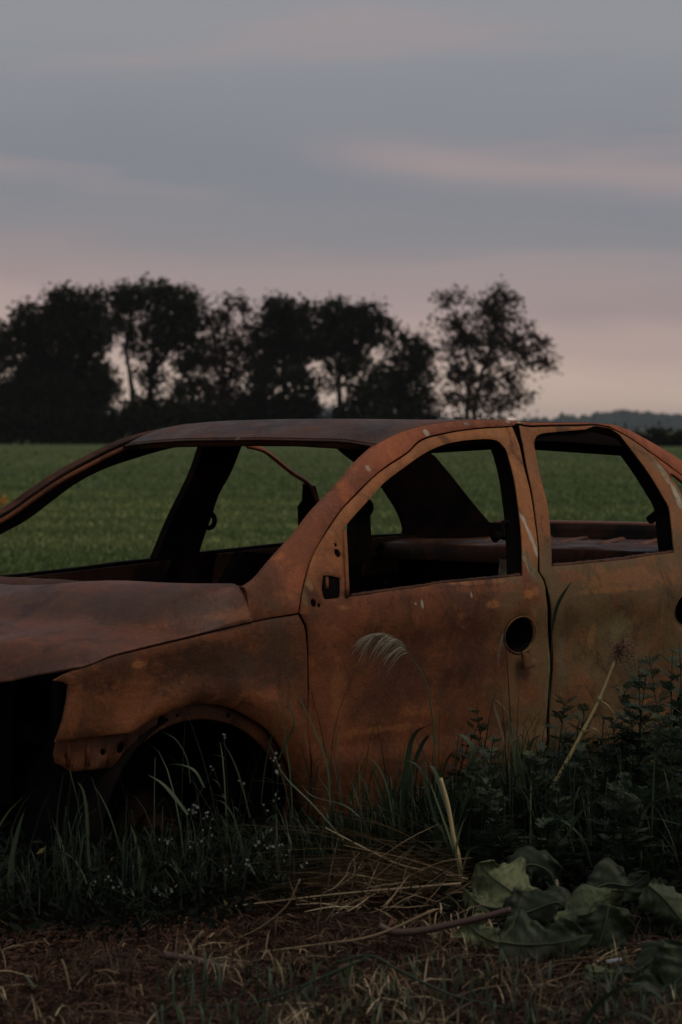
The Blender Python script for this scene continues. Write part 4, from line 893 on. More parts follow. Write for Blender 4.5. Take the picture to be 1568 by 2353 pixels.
# dense low weeds that nobody could count, under and round the wreck
def ground_cover():
    rs = np.random.default_rng(21); mb_v = []; n = 82000
    px = rs.uniform(-480, 2060, n); D = rs.uniform(7.35, 11.0, n)
    lim = np.interp(px, [-140, 200, 480, 640, 900, 1060, 1400, 1720], [7.45, 7.55, 7.75, 8.1, 8.35, 7.75, 7.35, 7.0]) + rs.normal(0, .20, n)
    keep = D > lim; px, D, lim = px[keep], D[keep], lim[keep]; n = len(px)
    lat = (px - CX) / F * D; f2 = np.array([math.cos(YAW), math.sin(YAW)])
    x = CAM[0] + f2[0] * D + RT[0] * lat; y = CAM[1] + f2[1] * D + RT[1] * lat
    front = (y < -.80) | (x < -.5)
    hm = np.where(front, np.interp(px, [-100, 500, 800, 1000, 1300, 1720], [.13, .15, .13, .20, .25, .28]), .14) * np.where(px > 1020, np.clip((D - 8.15) / .45, .12, 1), np.clip((D - lim) / .5, .25, 1))
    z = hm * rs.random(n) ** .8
    a = rs.normal(0, 1, (n, 3)); a[:, 2] = np.abs(a[:, 2]) * .8; a /= np.linalg.norm(a, axis=1)[:, None]; b = np.cross(a, rs.normal(0, 1, (n, 3))); b /= np.linalg.norm(b, axis=1)[:, None]
    s = rs.uniform(.009, .030, n)[:, None]; ar = rs.uniform(.14, .40, n)[:, None]; c = np.stack([x, y, z], 1)
    V = np.stack([c - a * s, c - b * s * ar, c + a * s, c + b * s * ar], 1).reshape(-1, 3)
    me = bpy.data.meshes.new('low_weeds'); me.from_pydata(V.tolist(), [], ((np.arange(n) * 4)[:, None] + np.arange(4)).tolist())
    t = np.clip(z / .34 * .55 + rs.normal(.12, .16, n) - .14 * (px < 700), 0, .93); br = rs.random(n) < .006; t[br] = 1; s[br] *= .45  # tint lowered further at left, as painted shadow
    me.attributes.new('tint', 'FLOAT', 'FACE').data.foreach_set('value', t); me.update()
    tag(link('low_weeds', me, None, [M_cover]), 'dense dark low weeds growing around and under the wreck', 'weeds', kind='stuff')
ground_cover()
def thin_grass():
    rs = np.random.default_rng(22); mb = MB()
    for i in range(4300):
        px = rs.uniform(-380, 1960); lim = np.interp(px, [-140, 200, 480, 640, 900, 1060, 1400, 1720], [7.5, 7.6, 7.8, 8.15, 8.4, 8.4, 8.3, 8.2])
        D = lim + abs(rs.normal(0, .55)); b = GP(px, D)
        if px < 720 and rs.random() < .35: continue
        if b[1] > -.88 and b[0] > -.62 : continue
        tall = 1.6 if 760 < px < 1580 and D > 8.35 else (1.9 if 60 < px < 780 and rs.random() < .18 else 1.0)
        blade(mb, rs, b, rs.uniform(0, 6.28), tall * rs.uniform(.10, .30) * (1.45 if rs.random() < .12 else 1), rs.uniform(.02, .22), rs.uniform(.0009, .0028), np.clip(rs.normal(.34 if tall > 1 else .16, .22), 0, .95), rs.uniform(.1, .9), 7)
    tag(mb.build('wild_grass', M_blade), 'thin dark green wild grass blades standing among the low weeds', 'grass', kind='stuff')
thin_grass()
def dry_litter():
    rs = np.random.default_rng(23); mb = MB()
    cl = [(rs.uniform(-420, 1980), rs.uniform(5.9, 7.5), rs.normal(0, .28)) for _ in range(140)]
    for i in range(6900):
        c = cl[rs.integers(len(cl))]; px = c[0] + rs.normal(0, 45); D = c[1] + rs.normal(0, .11)
        if px < 560 and D > 7.3 + rs.normal(0, .12): continue
        if px < 620 and rs.random() < .45: continue
        b = GP(px, D); up = rs.random() < .55; tt = float(np.clip(rs.normal(.30, .22) + c[2] + (.12 if 560 < px < 1050 else 0), 0, 1))
        if up: blade(mb, rs, b, rs.uniform(0, 6.28), rs.uniform(.02, .085), rs.uniform(.01, .06), rs.uniform(.0010, .0024), tt, rs.uniform(0, .5), 4, .0)
        else:
            az = rs.uniform(0, 6.28); L = rs.uniform(.03, .14); z0 = rs.uniform(.003, .03); d = np.array([math.cos(az), math.sin(az), rs.uniform(-.15, .25)])
            mb.ribbon([b + np.array([0, 0, z0]), b + np.array([0, 0, z0 + .006]) + d * L * .5, b + np.array([0, 0, z0]) + d * L], [.0013, .0016, .0008], np.array([-d[1], d[0], .3]), tt)
    tag(mb.build('dry_grass', M_straw), 'short dry straw coloured grass and litter on the bare soil', 'dry grass', kind='stuff')
    mb = MB()
    for i in range(3800):
        px = rs.uniform(-480, 2050); D = rs.uniform(6.1, 7.75); r = rs.uniform(.002, .008) * (1 if rs.random() < .94 else 1.9); c = GP(px, D); c[2] = r * .3
        v = []; 
        for k in range(6): v.append(c + np.array([math.cos(k * 1.047 + rs.normal(0, .2)), math.sin(k * 1.047), rs.uniform(-.6, .6)]) * r * rs.uniform(.45, 1.35))
        v += [c + np.array([rs.normal(0, .2) * r, rs.normal(0, .2) * r, r * rs.uniform(.6, 1)])]
        mb.add(v, [(k, (k + 1) % 6, 6) for k in range(6)], np.clip(rs.normal(.45, .25), 0, 1), False)
    tag(mb.build('soil_clods', M_clod), 'crumbly red brown clods of soil at the front of the picture', 'soil', kind='stuff')
    mb = MB()
    for i in range(16500):
        px = rs.uniform(-480, 2050); D = rs.uniform(6.1, 7.75); b = GP(px, D); b[2] = rs.uniform(.0, .012); az = rs.uniform(0, 6.28); L = rs.uniform(.006, .030); d = np.array([math.cos(az), math.sin(az), rs.normal(.1, .35)])
        mb.ribbon([b - d * L, b + np.array([0, 0, .004]), b + d * L], [.0012, .0020, .0009], np.array([-d[1], d[0], .4]), np.clip(rs.normal(.40 if px < 560 else .24, .24), 0, 1))
    tag(mb.build('crumbled_litter', M_clod), 'crumbled brown plant litter matted over the bare soil', 'litter', kind='stuff')
    mb = MB()                                              # sparse fresh green blades
    for i in range(420):
        px = rs.uniform(350, 1600); D = rs.uniform(6.15, 6.9); b = GP(px, D)
        blade(mb, rs, b, rs.uniform(0, 6.28), rs.uniform(.03, .10), rs.uniform(.01, .06), rs.uniform(.002, .004), rs.uniform(.45, .8), .3, 5)
    tag(mb.build('young_grass', M_blade), 'scattered fresh green grass shoots in the dry litter', 'grass', kind='stuff')
    mb = MB()                                              # heap of cut straw, fanning out from its right end
    for i in range(620):
        fan = rs.random() < .42
        if fan: px = 1050 + rs.normal(0, 30); D = 8.08 + rs.normal(0, .09); az = YAW + math.pi / 2 + rs.normal(-.05, .45); L = rs.uniform(.10, .75); tl = rs.normal(.05, .20); z0 = abs(rs.normal(.04, .035))
        else: px = rs.normal(850, 110); D = 7.95 + rs.normal(0, .17); az = rs.uniform(0, 6.28); L = rs.uniform(.04, .20); tl = rs.normal(.1, .35); z0 = abs(rs.normal(.02, .03)) * max(0, 1 - ((px - 880) / 280) ** 2)
        b = GP(px, D); b[2] = z0 + .004; d = np.array([math.cos(az), math.sin(az), tl]); wz = rs.normal(0, .03, 3) * L
        e = b + d * L; e[2] = max(.004, e[2] - .25 * L * L); mm = b + d * L * .5 + wz; mm[2] = max(.006, mm[2])
        mb.ribbon(curve3([b, mm, e], 3), [.0008, .0013, .0019, .0019, .0017, .0013, .0007], np.array([-d[1], d[0], .5]), np.clip(rs.normal(.46, .28) + .20 * fan, 0, 1), 0)
    tag(mb.build('straw_heap', M_straw), 'heap of cut straw lying in front of the front door', 'straw', kind='stuff')
dry_litter()
SG = 'long straws on the heap'
for lab, pix, D, t, r in (('long pale straw sticking out furthest left from the straw heap', [(1060, 2030), (800, 2052), (640, 2070), (508, 2086)], 7.86, .9, .0030),
                          ('straw running along the top left edge of the heap', [(1070, 2022), (860, 2028), (720, 2030), (612, 2032)], 8.1, .7, .0022),
                          ('reddish straw rising steeply left from the heap towards the car', [(1075, 2020), (930, 1990), (850, 1955), (748, 1902)], 8.1, .92, .0032),
                          ('olive straw just under the steep reddish one', [(1060, 2015), (940, 1975), (860, 1958), (790, 1942)], 8.05, .6, .0026),
                          ('thick greenish straw lying low over the soil below the heap', [(1000, 2090), (860, 2150), (720, 2172), (585, 2190)], 7.2, .75, .0038),
                          ('thin straw slanting down to the soil at the left end of the heap', [(690, 2020), (660, 2080), (600, 2130), (538, 2160)], 7.4, .7, .0020)):
    mb = MB(); pts = curve3([P(x, y, D) for x, y in pix], 6)
    for q in pts: q[2] = max(q[2], .008)
    mb.tube(pts, list(np.linspace(r, r * .6, len(pts))), 5, t); tag(mb.build('straw', M_straw, None, origin=pts[0]), lab, 'straw', SG)

# ---- individual grasses followed from the photo
TG = 'grass tufts in front of the wheel arch'
def tuft(label, bpx, D, blades, extra=6, seed=0, name='grass_tuft', group=TG, hh=(.12, .3), wd=(.0018, .0035)):
    rs = np.random.default_rng(seed); root = plant(name, label, 'grass', GP(bpx, D), group)
    for (pix, w, t) in blades: 
        mb = MB(); pblade(mb, pix, D + rs.normal(0, .04), w, t); put(mb, 'blade', M_blade, root)
    for k in range(extra):
        mb = MB(); b = GP(bpx + rs.normal(0, 14), D + rs.normal(0, .03)); blade(mb, rs, b, rs.uniform(0, 6.28), rs.uniform(*hh), rs.uniform(.03, .16), rs.uniform(*wd), rs.uniform(.08, .42), rs.uniform(.1, .6), 8); put(mb, 'blade', M_blade, root)
tuft('tuft with a yellow arching blade at the left edge of the photo', -8, 7.75, [([(-30, 2000), (-15, 1925), (20, 1865), (58, 1828)], .0045, .97), ([(18, 2110), (24, 1990), (42, 1905), (58, 1858)], .011, .68)], 6, 1)
tuft('tuft whose blade bows in over the bottom left of the photo', -20, 7.5, [([(-30, 2125), (20, 2090), (60, 2065), (85, 2035)], .004, .72), ([(-20, 2190), (5, 2180), (32, 2158)], .005, .75)], 5, 2)
tuft('short tuft with one kinked blade below the bumper bracket', 190, 7.9, [([(165, 2075), (158, 1985), (172, 1945), (192, 1920)], .0045, .72), ([(205, 1995), (200, 1880), (192, 1820), (178, 1795)], .007, .6), ([(278, 1955), (255, 1880), (232, 1830), (215, 1805)], .0032, .62)], 8, 3)
tuft('upright tuft with broad pale tipped blades left of the wheel arch', 320, 7.85, [([(330, 2075), (322, 1990), (312, 1930), (300, 1895)], .0095, .66), ([(168, 2080), (164, 2040), (160, 2010)], .006, .6), ([(330, 2040), (325, 1985), (318, 1940)], .008, .6)], 9, 4)
tuft('tuft sending a long blade across the dark wheel opening', 425, 7.95, [([(425, 2110), (420, 2030), (395, 1990), (352, 1975)], .0075, .66), ([(432, 1872), (400, 1830), (372, 1800), (340, 1780)], .0085, .70), ([(470, 1810), (448, 1772), (410, 1757), (345, 1760)], .0060, .66), ([(438, 1800), (430, 1745), (405, 1700), (370, 1680)], .0028, .55)], 9, 5)
tuft('tuft of slim blades in the middle of the wheel opening', 540, 8.0, [([(575, 1880), (555, 1800), (535, 1745), (510, 1700)], .004, .45), ([(560, 1990), (545, 1900), (520, 1850), (490, 1835)], .004, .5)], 10, 6)
tuft('tall tuft with crossing blades before the rear edge of the wing', 665, 8.15, [([(672, 1880), (668, 1790), (650, 1640), (655, 1548)], .0034, .66), ([(760, 1850), (752, 1760), (725, 1680), (662, 1552)], .0052, .72), ([(640, 1745), (660, 1700), (676, 1655), (648, 1582)], .0060, .6), ([(600, 1850), (610, 1760), (630, 1670), (645, 1600)], .0026, .5), ([(790, 1930), (720, 1850), (660, 1790), (630, 1740)], .0042, .78), ([(830, 1880), (790, 1850), (720, 1830), (690, 1800)], .004, .6)], 8, 7)
tuft('thin tuft before the front corner of the front door', 745, 8.3, [([(745, 2000), (755, 1800), (775, 1650), (830, 1510)], .0026, .35), ([(735, 1960), (745, 1880), (735, 1905), (690, 1855)], .004, .6), ([(905, 1900), (890, 1810), (868, 1760), (845, 1738)], .0048, .62)], 9, 8)
RG = 'broad bladed reed clumps at the doors'
tuft('broad bladed reed clump bending over before the front door', 930, 8.55, [([(920, 1900), (930, 1790), (950, 1690), (1003, 1660)], .016, .52), ([(925, 1900), (950, 1760), (985, 1690), (1012, 1720)], .012, .5), ([(1085, 1760), (1088, 1720), (1060, 1690), (1030, 1690)], .013, .60), ([(1030, 1900), (1045, 1820), (1082, 1760), (1080, 1710)], .016, .62), ([(900, 1895), (880, 1840), (862, 1780), (840, 1730)], .007, .5)], 7, 9, 'reed_clump', RG, (.2, .38), (.005, .010))
tuft('reed clump with drooping pale leaves below the dry stalk', 1040, 8.35, [([(1050, 1930), (1020, 1830), (998, 1770), (982, 1760)], .013, .70), ([(1045, 1930), (1060, 1860), (1095, 1800), (1130, 1795)], .011, .6), ([(1030, 1940), (1000, 1880), (978, 1800), (980, 1755)], .007, .62), ([(1170, 1840), (1130, 1815), (1100, 1810), (1070, 1850)], .007, .5)], 8, 10, 'reed_clump', RG, (.15, .32), (.005, .009))
tuft('upright leafy reed clump under the round handle hole', 1180, 8.6, [([(1185, 1900), (1188, 1780), (1190, 1700), (1160, 1640)], .010, .6), ([(1185, 1900), (1200, 1760), (1225, 1700), (1265, 1685)], .010, .62), ([(1215, 1900), (1225, 1840), (1235, 1790), (1218, 1770)], .011, .66), ([(1185, 1880), (1165, 1790), (1150, 1740), (1120, 1720)], .008, .5), ([(1190, 1880), (1205, 1780), (1240, 1730), (1252, 1735)], .009, .55), ([(1195, 1880), (1182, 1740), (1172, 1680), (1178, 1650)], .006, .7)], 10, 11, 'reed_clump', RG, (.2, .4), (.004, .009))
tuft('clump of arching blades at the right edge below the rear door', 1480, 8.1, [([(1300, 1925), (1340, 1860), (1420, 1818), (1470, 1842)], .010, .62), ([(1470, 1900), (1490, 1850), (1540, 1830), (1590, 1830)], .012, .66), ([(1400, 1930), (1440, 1900), (1500, 1880), (1580, 1900)], .008, .5), ([(1360, 1990), (1340, 1930), (1300, 1890), (1270, 1880)], .006, .5)], 8, 12, 'reed_clump', RG, (.15, .3), (.004, .008))
tuft('blurred broad green blades curving over the bottom right corner', 1330, 6.05, [([(1325, 2380), (1370, 2310), (1440, 2262), (1500, 2275), (1580, 2360)], .014, .40), ([(1300, 2400), (1400, 2340), (1470, 2330), (1560, 2390)], .010, .35)], 3, 13, 'reed_clump', None, (.04, .1), (.003, .005))
tuft('small bright green shoot in the litter at the bottom centre', 800, 6.7, [([(795, 2275), (800, 2235), (812, 2205), (830, 2190)], .010, .68), ([(795, 2275), (785, 2245), (778, 2220)], .006, .6)], 4, 14, 'grass_tuft', None, (.03, .07))
tuft('few green blades standing at the bottom edge left of centre', 540, 6.35, [([(535, 2370), (542, 2320), (548, 2290)], .007, .66), ([(420, 2370), (412, 2330), (400, 2300)], .009, .66), ([(80, 2270), (66, 2250), (52, 2236)], .005, .8)], 4, 15, 'grass_tuft', None, (.03, .07))

# plume grass
root = plant('plume_grass', 'silvery drooping plume on a thin stem before the front door', 'grass', GP(1000, 8.5)); rs = np.random.default_rng(31)
st = curve3([P(x, y, 8.5) for x, y in ((1000, gy(8.5)), (1000, 1760), (993, 1640), (975, 1560), (943, 1508), (928, 1484), (905, 1464), (880, 1457))], 6)
mb = MB(); mb.tube(st, list(np.linspace(.0030, .0010, len(st))), 5, .78); put(mb, 'stem', M_blade, root)
mb = MB(); rc_ = curve3([P(x, y, 8.5) for x, y in ((938, 1500), (926, 1480), (905, 1464), (882, 1457), (868, 1460))], 8)
for i in range(150):
    p = rc_[rs.integers(len(rc_))] + rs.normal(0, .0015, 3); L = rs.uniform(.04, .095); a = rs.uniform(.0, .9)
    d = -RT * math.cos(a) * rs.uniform(.6, 1.1) + FW * rs.normal(0, .25) + np.array([0, 0, -.15])
    pts = [p + d * L * s + np.array([0, 0, -1]) * L * (.15 + .75 * a) * s * s + np.array([0, 0, .25 * L * s * (1 - s)]) for s in np.linspace(0, 1, 6)]
    mb.ribbon(pts, [.0005, .0010, .0013, .0012, .0009, .0004], np.array([.5, .5, .7]), rs.random(), 0)
put(mb, 'plume', M_plume, root)
for pix in ([(1000, 1930), (985, 1820), (960, 1760), (905, 1740)], [(1000, 1930), (1012, 1800), (1040, 1730), (1090, 1745)]):
    mb = MB(); pblade(mb, pix, 8.5, .008, .5); put(mb, 'blade', M_blade, root)
# foxtails
def foxtail(label, stem, head, D, mat, t, r, seed):
    rs = np.random.default_rng(seed); root = plant('foxtail_grass', label, 'grass', GP(stem[0][0], D)); c = curve3([P(x, y, D) for x, y in stem], 6)
    mb = MB(); mb.tube(c, list(np.linspace(.0026, .0012, len(c))), 5, .45); put(mb, 'stem', M_blade, root)
    h = curve3([P(x, y, D) for x, y in head], 14); mb = MB()
    mb.tube(h, [r * .75 * math.sin(math.pi * (.12 + .84 * i / (len(h) - 1))) for i in range(len(h))], 6, t)
    for i in range(260):
        k = rs.integers(len(h) - 1); tg = h[k + 1] - h[k]; tg /= np.linalg.norm(tg); d = rs.normal(0, 1, 3); d -= tg * np.dot(d, tg); d /= np.linalg.norm(d); e = math.sin(math.pi * (.12 + .84 * k / len(h)))
        mb.ribbon([h[k], h[k] + (d * .9 + tg * .7) * r * 1.6 * e], [.0007, .0002], np.cross(d, tg), np.clip(t + rs.normal(0, .15), 0, 1), 0)
    put(mb, 'seed_head', mat, root)
foxtail('dark green foxtail leaning over the gap between the two doors', [(1262, gy(9.0)), (1262, 1700), (1264, 1560), (1270, 1440)], [(1269, 1450), (1277, 1405), (1290, 1372), (1313, 1338)], 9.0, M_blade, .30, .0075, 41)
foxtail('pale foxtail drooping in front of the round handle hole', [(1180, gy(8.8)), (1178, 1760), (1168, 1560), (1160, 1462), (1157, 1455)], [(1157, 1455), (1152, 1475), (1147, 1500), (1143, 1530)], 8.8, M_plume, .35, .0050, 42)
# dry cane with a panicle
root = plant('dry_cane', 'leaning straw yellow cane with a loose seed head before the rear door', 'grass', GP(1215, 8.65)); rs = np.random.default_rng(43)
c = curve3([P(x, y, 8.65) for x, y in ((1215, gy(8.65)), (1250, 1850), (1300, 1755), (1340, 1680), (1376, 1610), (1412, 1522))], 6)
mb = MB(); mb.tube(c, list(np.linspace(.0075, .0042, len(c))), 6, .6)
for x, y in ((1300, 1755), (1342, 1678), (1378, 1606)): q = P(x, y, 8.65); mb.tube([q - np.array([.004, 0, .008]), q, q + np.array([.004, 0, .008])], [.0045, .0085, .0045], 6, .3)
put(mb, 'stem', M_stalk, root)
mb = MB(); tip = P(1412, 1522, 8.65)
for i in range(46):
    s = rs.uniform(0, 1); p = tip + (P(1430, 1492, 8.65) - tip) * s; a = rs.uniform(-1.2, 1.5); L = rs.uniform(.03, .10)
    e = p + (RT * math.sin(a) + UP * math.cos(a) * rs.uniform(.3, 1) + FW * rs.normal(0, .3)) * L * .8; m2 = (p + e) / 2 + UP * .012; e = e - UP * L * rs.uniform(.1, .8)
    pts = curve3([p, m2, e], 4); mb.tube(pts, .0005, 3, .35)
    for q in pts[2:]: mb.box(q + rs.normal(0, .002, 3), (.0017, .0013, .0024), np.array(Matrix.Rotation(rs.uniform(0, 3), 3, 'Y')), rs.uniform(.1, .6))
put(mb, 'seed_head', tinted('seed_head', [(0, (.15, .08, .055)), (1, (.34, .24, .16))], .8, .1), root)
mb = MB(); pblade(mb, [(1376, 1608), (1395, 1618), (1415, 1642)], 8.65, .003, .9); pblade(mb, [(1342, 1678), (1362, 1672), (1380, 1684)], 8.64, .004, .9); put(mb, 'dry_leaf', M_straw, root)
# broken stalk
root = plant('dry_stalk', 'broken pale reed stalk standing right of the straw heap', 'grass', GP(1062, 8.2)); c = curve3([P(x, y, 8.2) for x, y in ((1062, gy(8.2)), (1055, 1975), (1042, 1920), (1030, 1850), (1013, 1788))], 6)
mb = MB(); mb.tube(c, list(np.linspace(.0072, .0052, len(c))), 6, .75); put(mb, 'stem', M_stalk, root)
for pix in ([(1060, 2010), (1075, 1960), (1090, 1945)], [(1050, 1985), (1035, 1930), (1000, 1830), (985, 1790)], [(1065, 2020), (1048, 1960), (1060, 1900), (1075, 1870)]):
    mb = MB(); pblade(mb, pix, 8.18, .006, .85); put(mb, 'blade', M_blade, root)
root = plant('dry_reed', 'small bent dry reed under the handle hole, snapped over at its top', 'grass', GP(1170, 8.7)); mb = MB(); pblade(mb, [(1172, 1900), (1170, 1760), (1155, 1690), (1136, 1620), (1142, 1610), (1160, 1628), (1175, 1655)], 8.7, .0045, .55); put(mb, 'blade', M_straw, root)

# feathery leaved weeds
MG = 'feathery leaved weeds along the doors'
def mugwort(label, bpx, D, top, seed, spread=1.0, tone=.5, n_st=2, den=1.0):
    rs = np.random.default_rng(seed); base = GP(bpx, D); root = plant('feathery_weed', label, 'weed', base, MG)
    lf = MB(); sm = MB(); Hh = (gy(D) - top[1]) / F * D
    for k in range(n_st):
        tp = P(top[0] + rs.normal(0, 30) * (k > 0) * spread, top[1] + (abs(rs.normal(0, 50)) if k else 0), D + rs.normal(0, .06))
        c = curve3([base + rs.normal(0, .02, 3) * np.array([1, 1, 0]), base * .5 + tp * .5 + rs.normal(0, .02, 3), tp], 8); sm.tube(c, list(np.linspace(.0034, .0012, len(c))), 5, .3)
        nl = int(38 * den)
        for i in range(nl):
            s = (i + .5) / nl; j = min(len(c) - 2, int(s * (len(c) - 1))); p = c[j]; az = i * 2.4 + rs.normal(0, .3); L = (.135 - .085 * s) * rs.uniform(.75, 1.25) * spread
            el = rs.uniform(.05, .6) + .6 * s; d = np.array([math.cos(az) * math.cos(el), math.sin(az) * math.cos(el), math.sin(el)]); sd = np.array([-math.sin(az), math.cos(az), 0]); up = np.cross(sd, d) * -1
            t0 = np.clip(rs.normal(tone - .25 + .4 * s, .14), 0, 1)
            q = lambda u: p + d * L * u - np.array([0, 0, 1]) * L * .35 * u * u
            lf.ribbon([q(0), q(.5), q(1.0)], [L * .02, L * .06, L * .01], sd, t0, 0)
            for u in (.3, .48, .64, .8, .92):
                for sg in (-1, 1):
                    w_ = L * (.52 - .34 * u) * rs.uniform(.8, 1.2); a_ = q(u); e_ = a_ + (sd * sg * .8 + d * .62) * w_ - np.array([0, 0, .12 * w_]); m_ = (a_ + e_) / 2
                    nn = np.cross(e_ - a_, up); nn /= np.linalg.norm(nn) + 1e-9; ww = w_ * .15; b_ = len(lf.v)
                    lf.add([a_, m_ - nn * ww, e_, m_ + nn * ww], [(0, 1, 2, 3)], np.clip(t0 + rs.normal(0, .08), 0, 1))
    put(sm, 'stem', M_mug, root); put(lf, 'leaves', M_mug, root)
for a in (('tall feathery weed against the rear door, right of the seed head', 1475, 8.75, (1468, 1512), 51, 1.1, .62, 3, 1.2), ('feathery weed at the right edge reaching highest up the rear door', 1570, 8.6, (1562, 1480), 52, 1.1, .6, 3, 1.2),
          ('feathery weed right of the gap between the doors', 1290, 8.75, (1300, 1602), 53, 1.0, .5, 2, 1.1), ('small feathery weed at the left end of the row, below the door trim', 1090, 8.75, (1095, 1622), 54, .8, .45, 2, .9),
          ('bushy feathery weed between the reed clump and the handle hole', 1125, 8.6, (1135, 1690), 55, 1.0, .55, 3, 1.0), ('feathery weed at the foot of the yellow cane', 1240, 8.5, (1250, 1720), 56, 1.0, .5, 3, 1.0),
          ('dark feathery weed under the seed head of the cane', 1400, 8.7, (1405, 1640), 57, 1.1, .4, 3, 1.1), ('broad feathery weed right of the cane, in the middle of the rear door', 1340, 8.55, (1335, 1720), 58, 1.0, .42, 3, 1.0),
          ('lower feathery weed in front of the tall one by the rear door', 1500, 8.4, (1520, 1640), 59, 1.1, .5, 3, 1.1), ('dark low feathery weed in the shade right of the broken stalk', 1130, 8.25, (1130, 1800), 60, .9, .4, 3, .9),
          ('low feathery weed near the right edge above the wilted leaves', 1430, 8.15, (1440, 1780), 61, 1.0, .42, 3, 1.0), ('low feathery weed left of the broken stalk', 985, 8.35, (1000, 1930), 62, .7, .38, 2, .8),
          ('low feathery weed right of the yellow cane above the biggest leaf', 1290, 8.2, (1285, 1820), 63, 1.0, .4, 3, 1.0)): mugwort(*a)
# small white flowers
FG = 'weeds with tiny white flowers'
def flowers(label, bpx, D, spots, seed):
    rs = np.random.default_rng(seed); base = GP(bpx, D); root = plant('flowering_weed', label, 'weed', base, FG); sm = MB(); fl = MB(); lf = MB()
    for (x, y, n, sp) in spots:
        tp = P(x, y, D + rs.normal(0, .05)); md = base * .45 + tp * .55 + rs.normal(0, .02, 3); c = curve3([base, md, tp], 6); sm.tube(c, list(np.linspace(.0020, .0008, len(c))), 4, .25)
        for k in range(n):
            q = tp + (RT * rs.normal(0, sp) + UP * rs.normal(0, sp * .8) + FW * rs.normal(0, sp)) * D / F; sm.tube([c[-3], (c[-2] + q) / 2, q], .0005, 3, .3)
            r = rs.uniform(.0022, .0042); t = rs.random()
            for m in range(5):
                a = m * 1.2566 + t * 3; dx = RT * math.cos(a) + UP * math.sin(a); dy = -RT * math.sin(a) + UP * math.cos(a); o = FW * -.0006
                fl.add([q + o, q + dx * r * .7 + dy * r * .35, q + dx * r + o * 2, q + dx * r * .7 - dy * r * .35], [(0, 1, 2, 3)], t)
        for k in range(5): blade(lf, rs, c[rs.integers(2, len(c) - 2)], rs.uniform(0, 6.3), rs.uniform(.01, .03), rs.uniform(.02, .05), .004, rs.uniform(.2, .5), .3, 4)
    put(sm, 'stem', M_blade, root); put(fl, 'flowers', M_flower, root)['kind'] = 'stuff'; put(lf, 'leaves', M_blade, root)
flowers('weed with white flowers highest up inside the wheel opening', 520, 8.15, [(515, 1690, 3, 5), (490, 1760, 2, 6), (560, 1800, 2, 8)], 71)
flowers('white flowered weed at the rear end of the wheel arch', 640, 8.1, [(630, 1738, 4, 6), (640, 1772, 5, 6), (632, 1828, 4, 6), (610, 1860, 3, 8)], 72)
flowers('white flowered weed below the middle of the wheel opening', 455, 7.9, [(440, 1852, 8, 10), (475, 1875, 5, 7), (385, 1930, 5, 8), (445, 1935, 5, 10), (480, 1920, 3, 8), (440, 1990, 4, 10)], 73)
flowers('white flowered weed left of the straw heap', 640, 8.0, [(625, 1945, 6, 12), (650, 1960, 7, 12), (700, 1985, 4, 10), (590, 1935, 4, 8), (620, 1905, 3, 6), (525, 2000, 5, 10), (560, 1975, 3, 8)], 74)
flowers('white flowered weed low over the dark ground at left', 360, 7.7, [(245, 2015, 4, 8), (210, 2030, 3, 6), (270, 2045, 3, 6), (365, 2050, 5, 9), (395, 2045, 3, 6), (230, 2070, 3, 6)], 75)

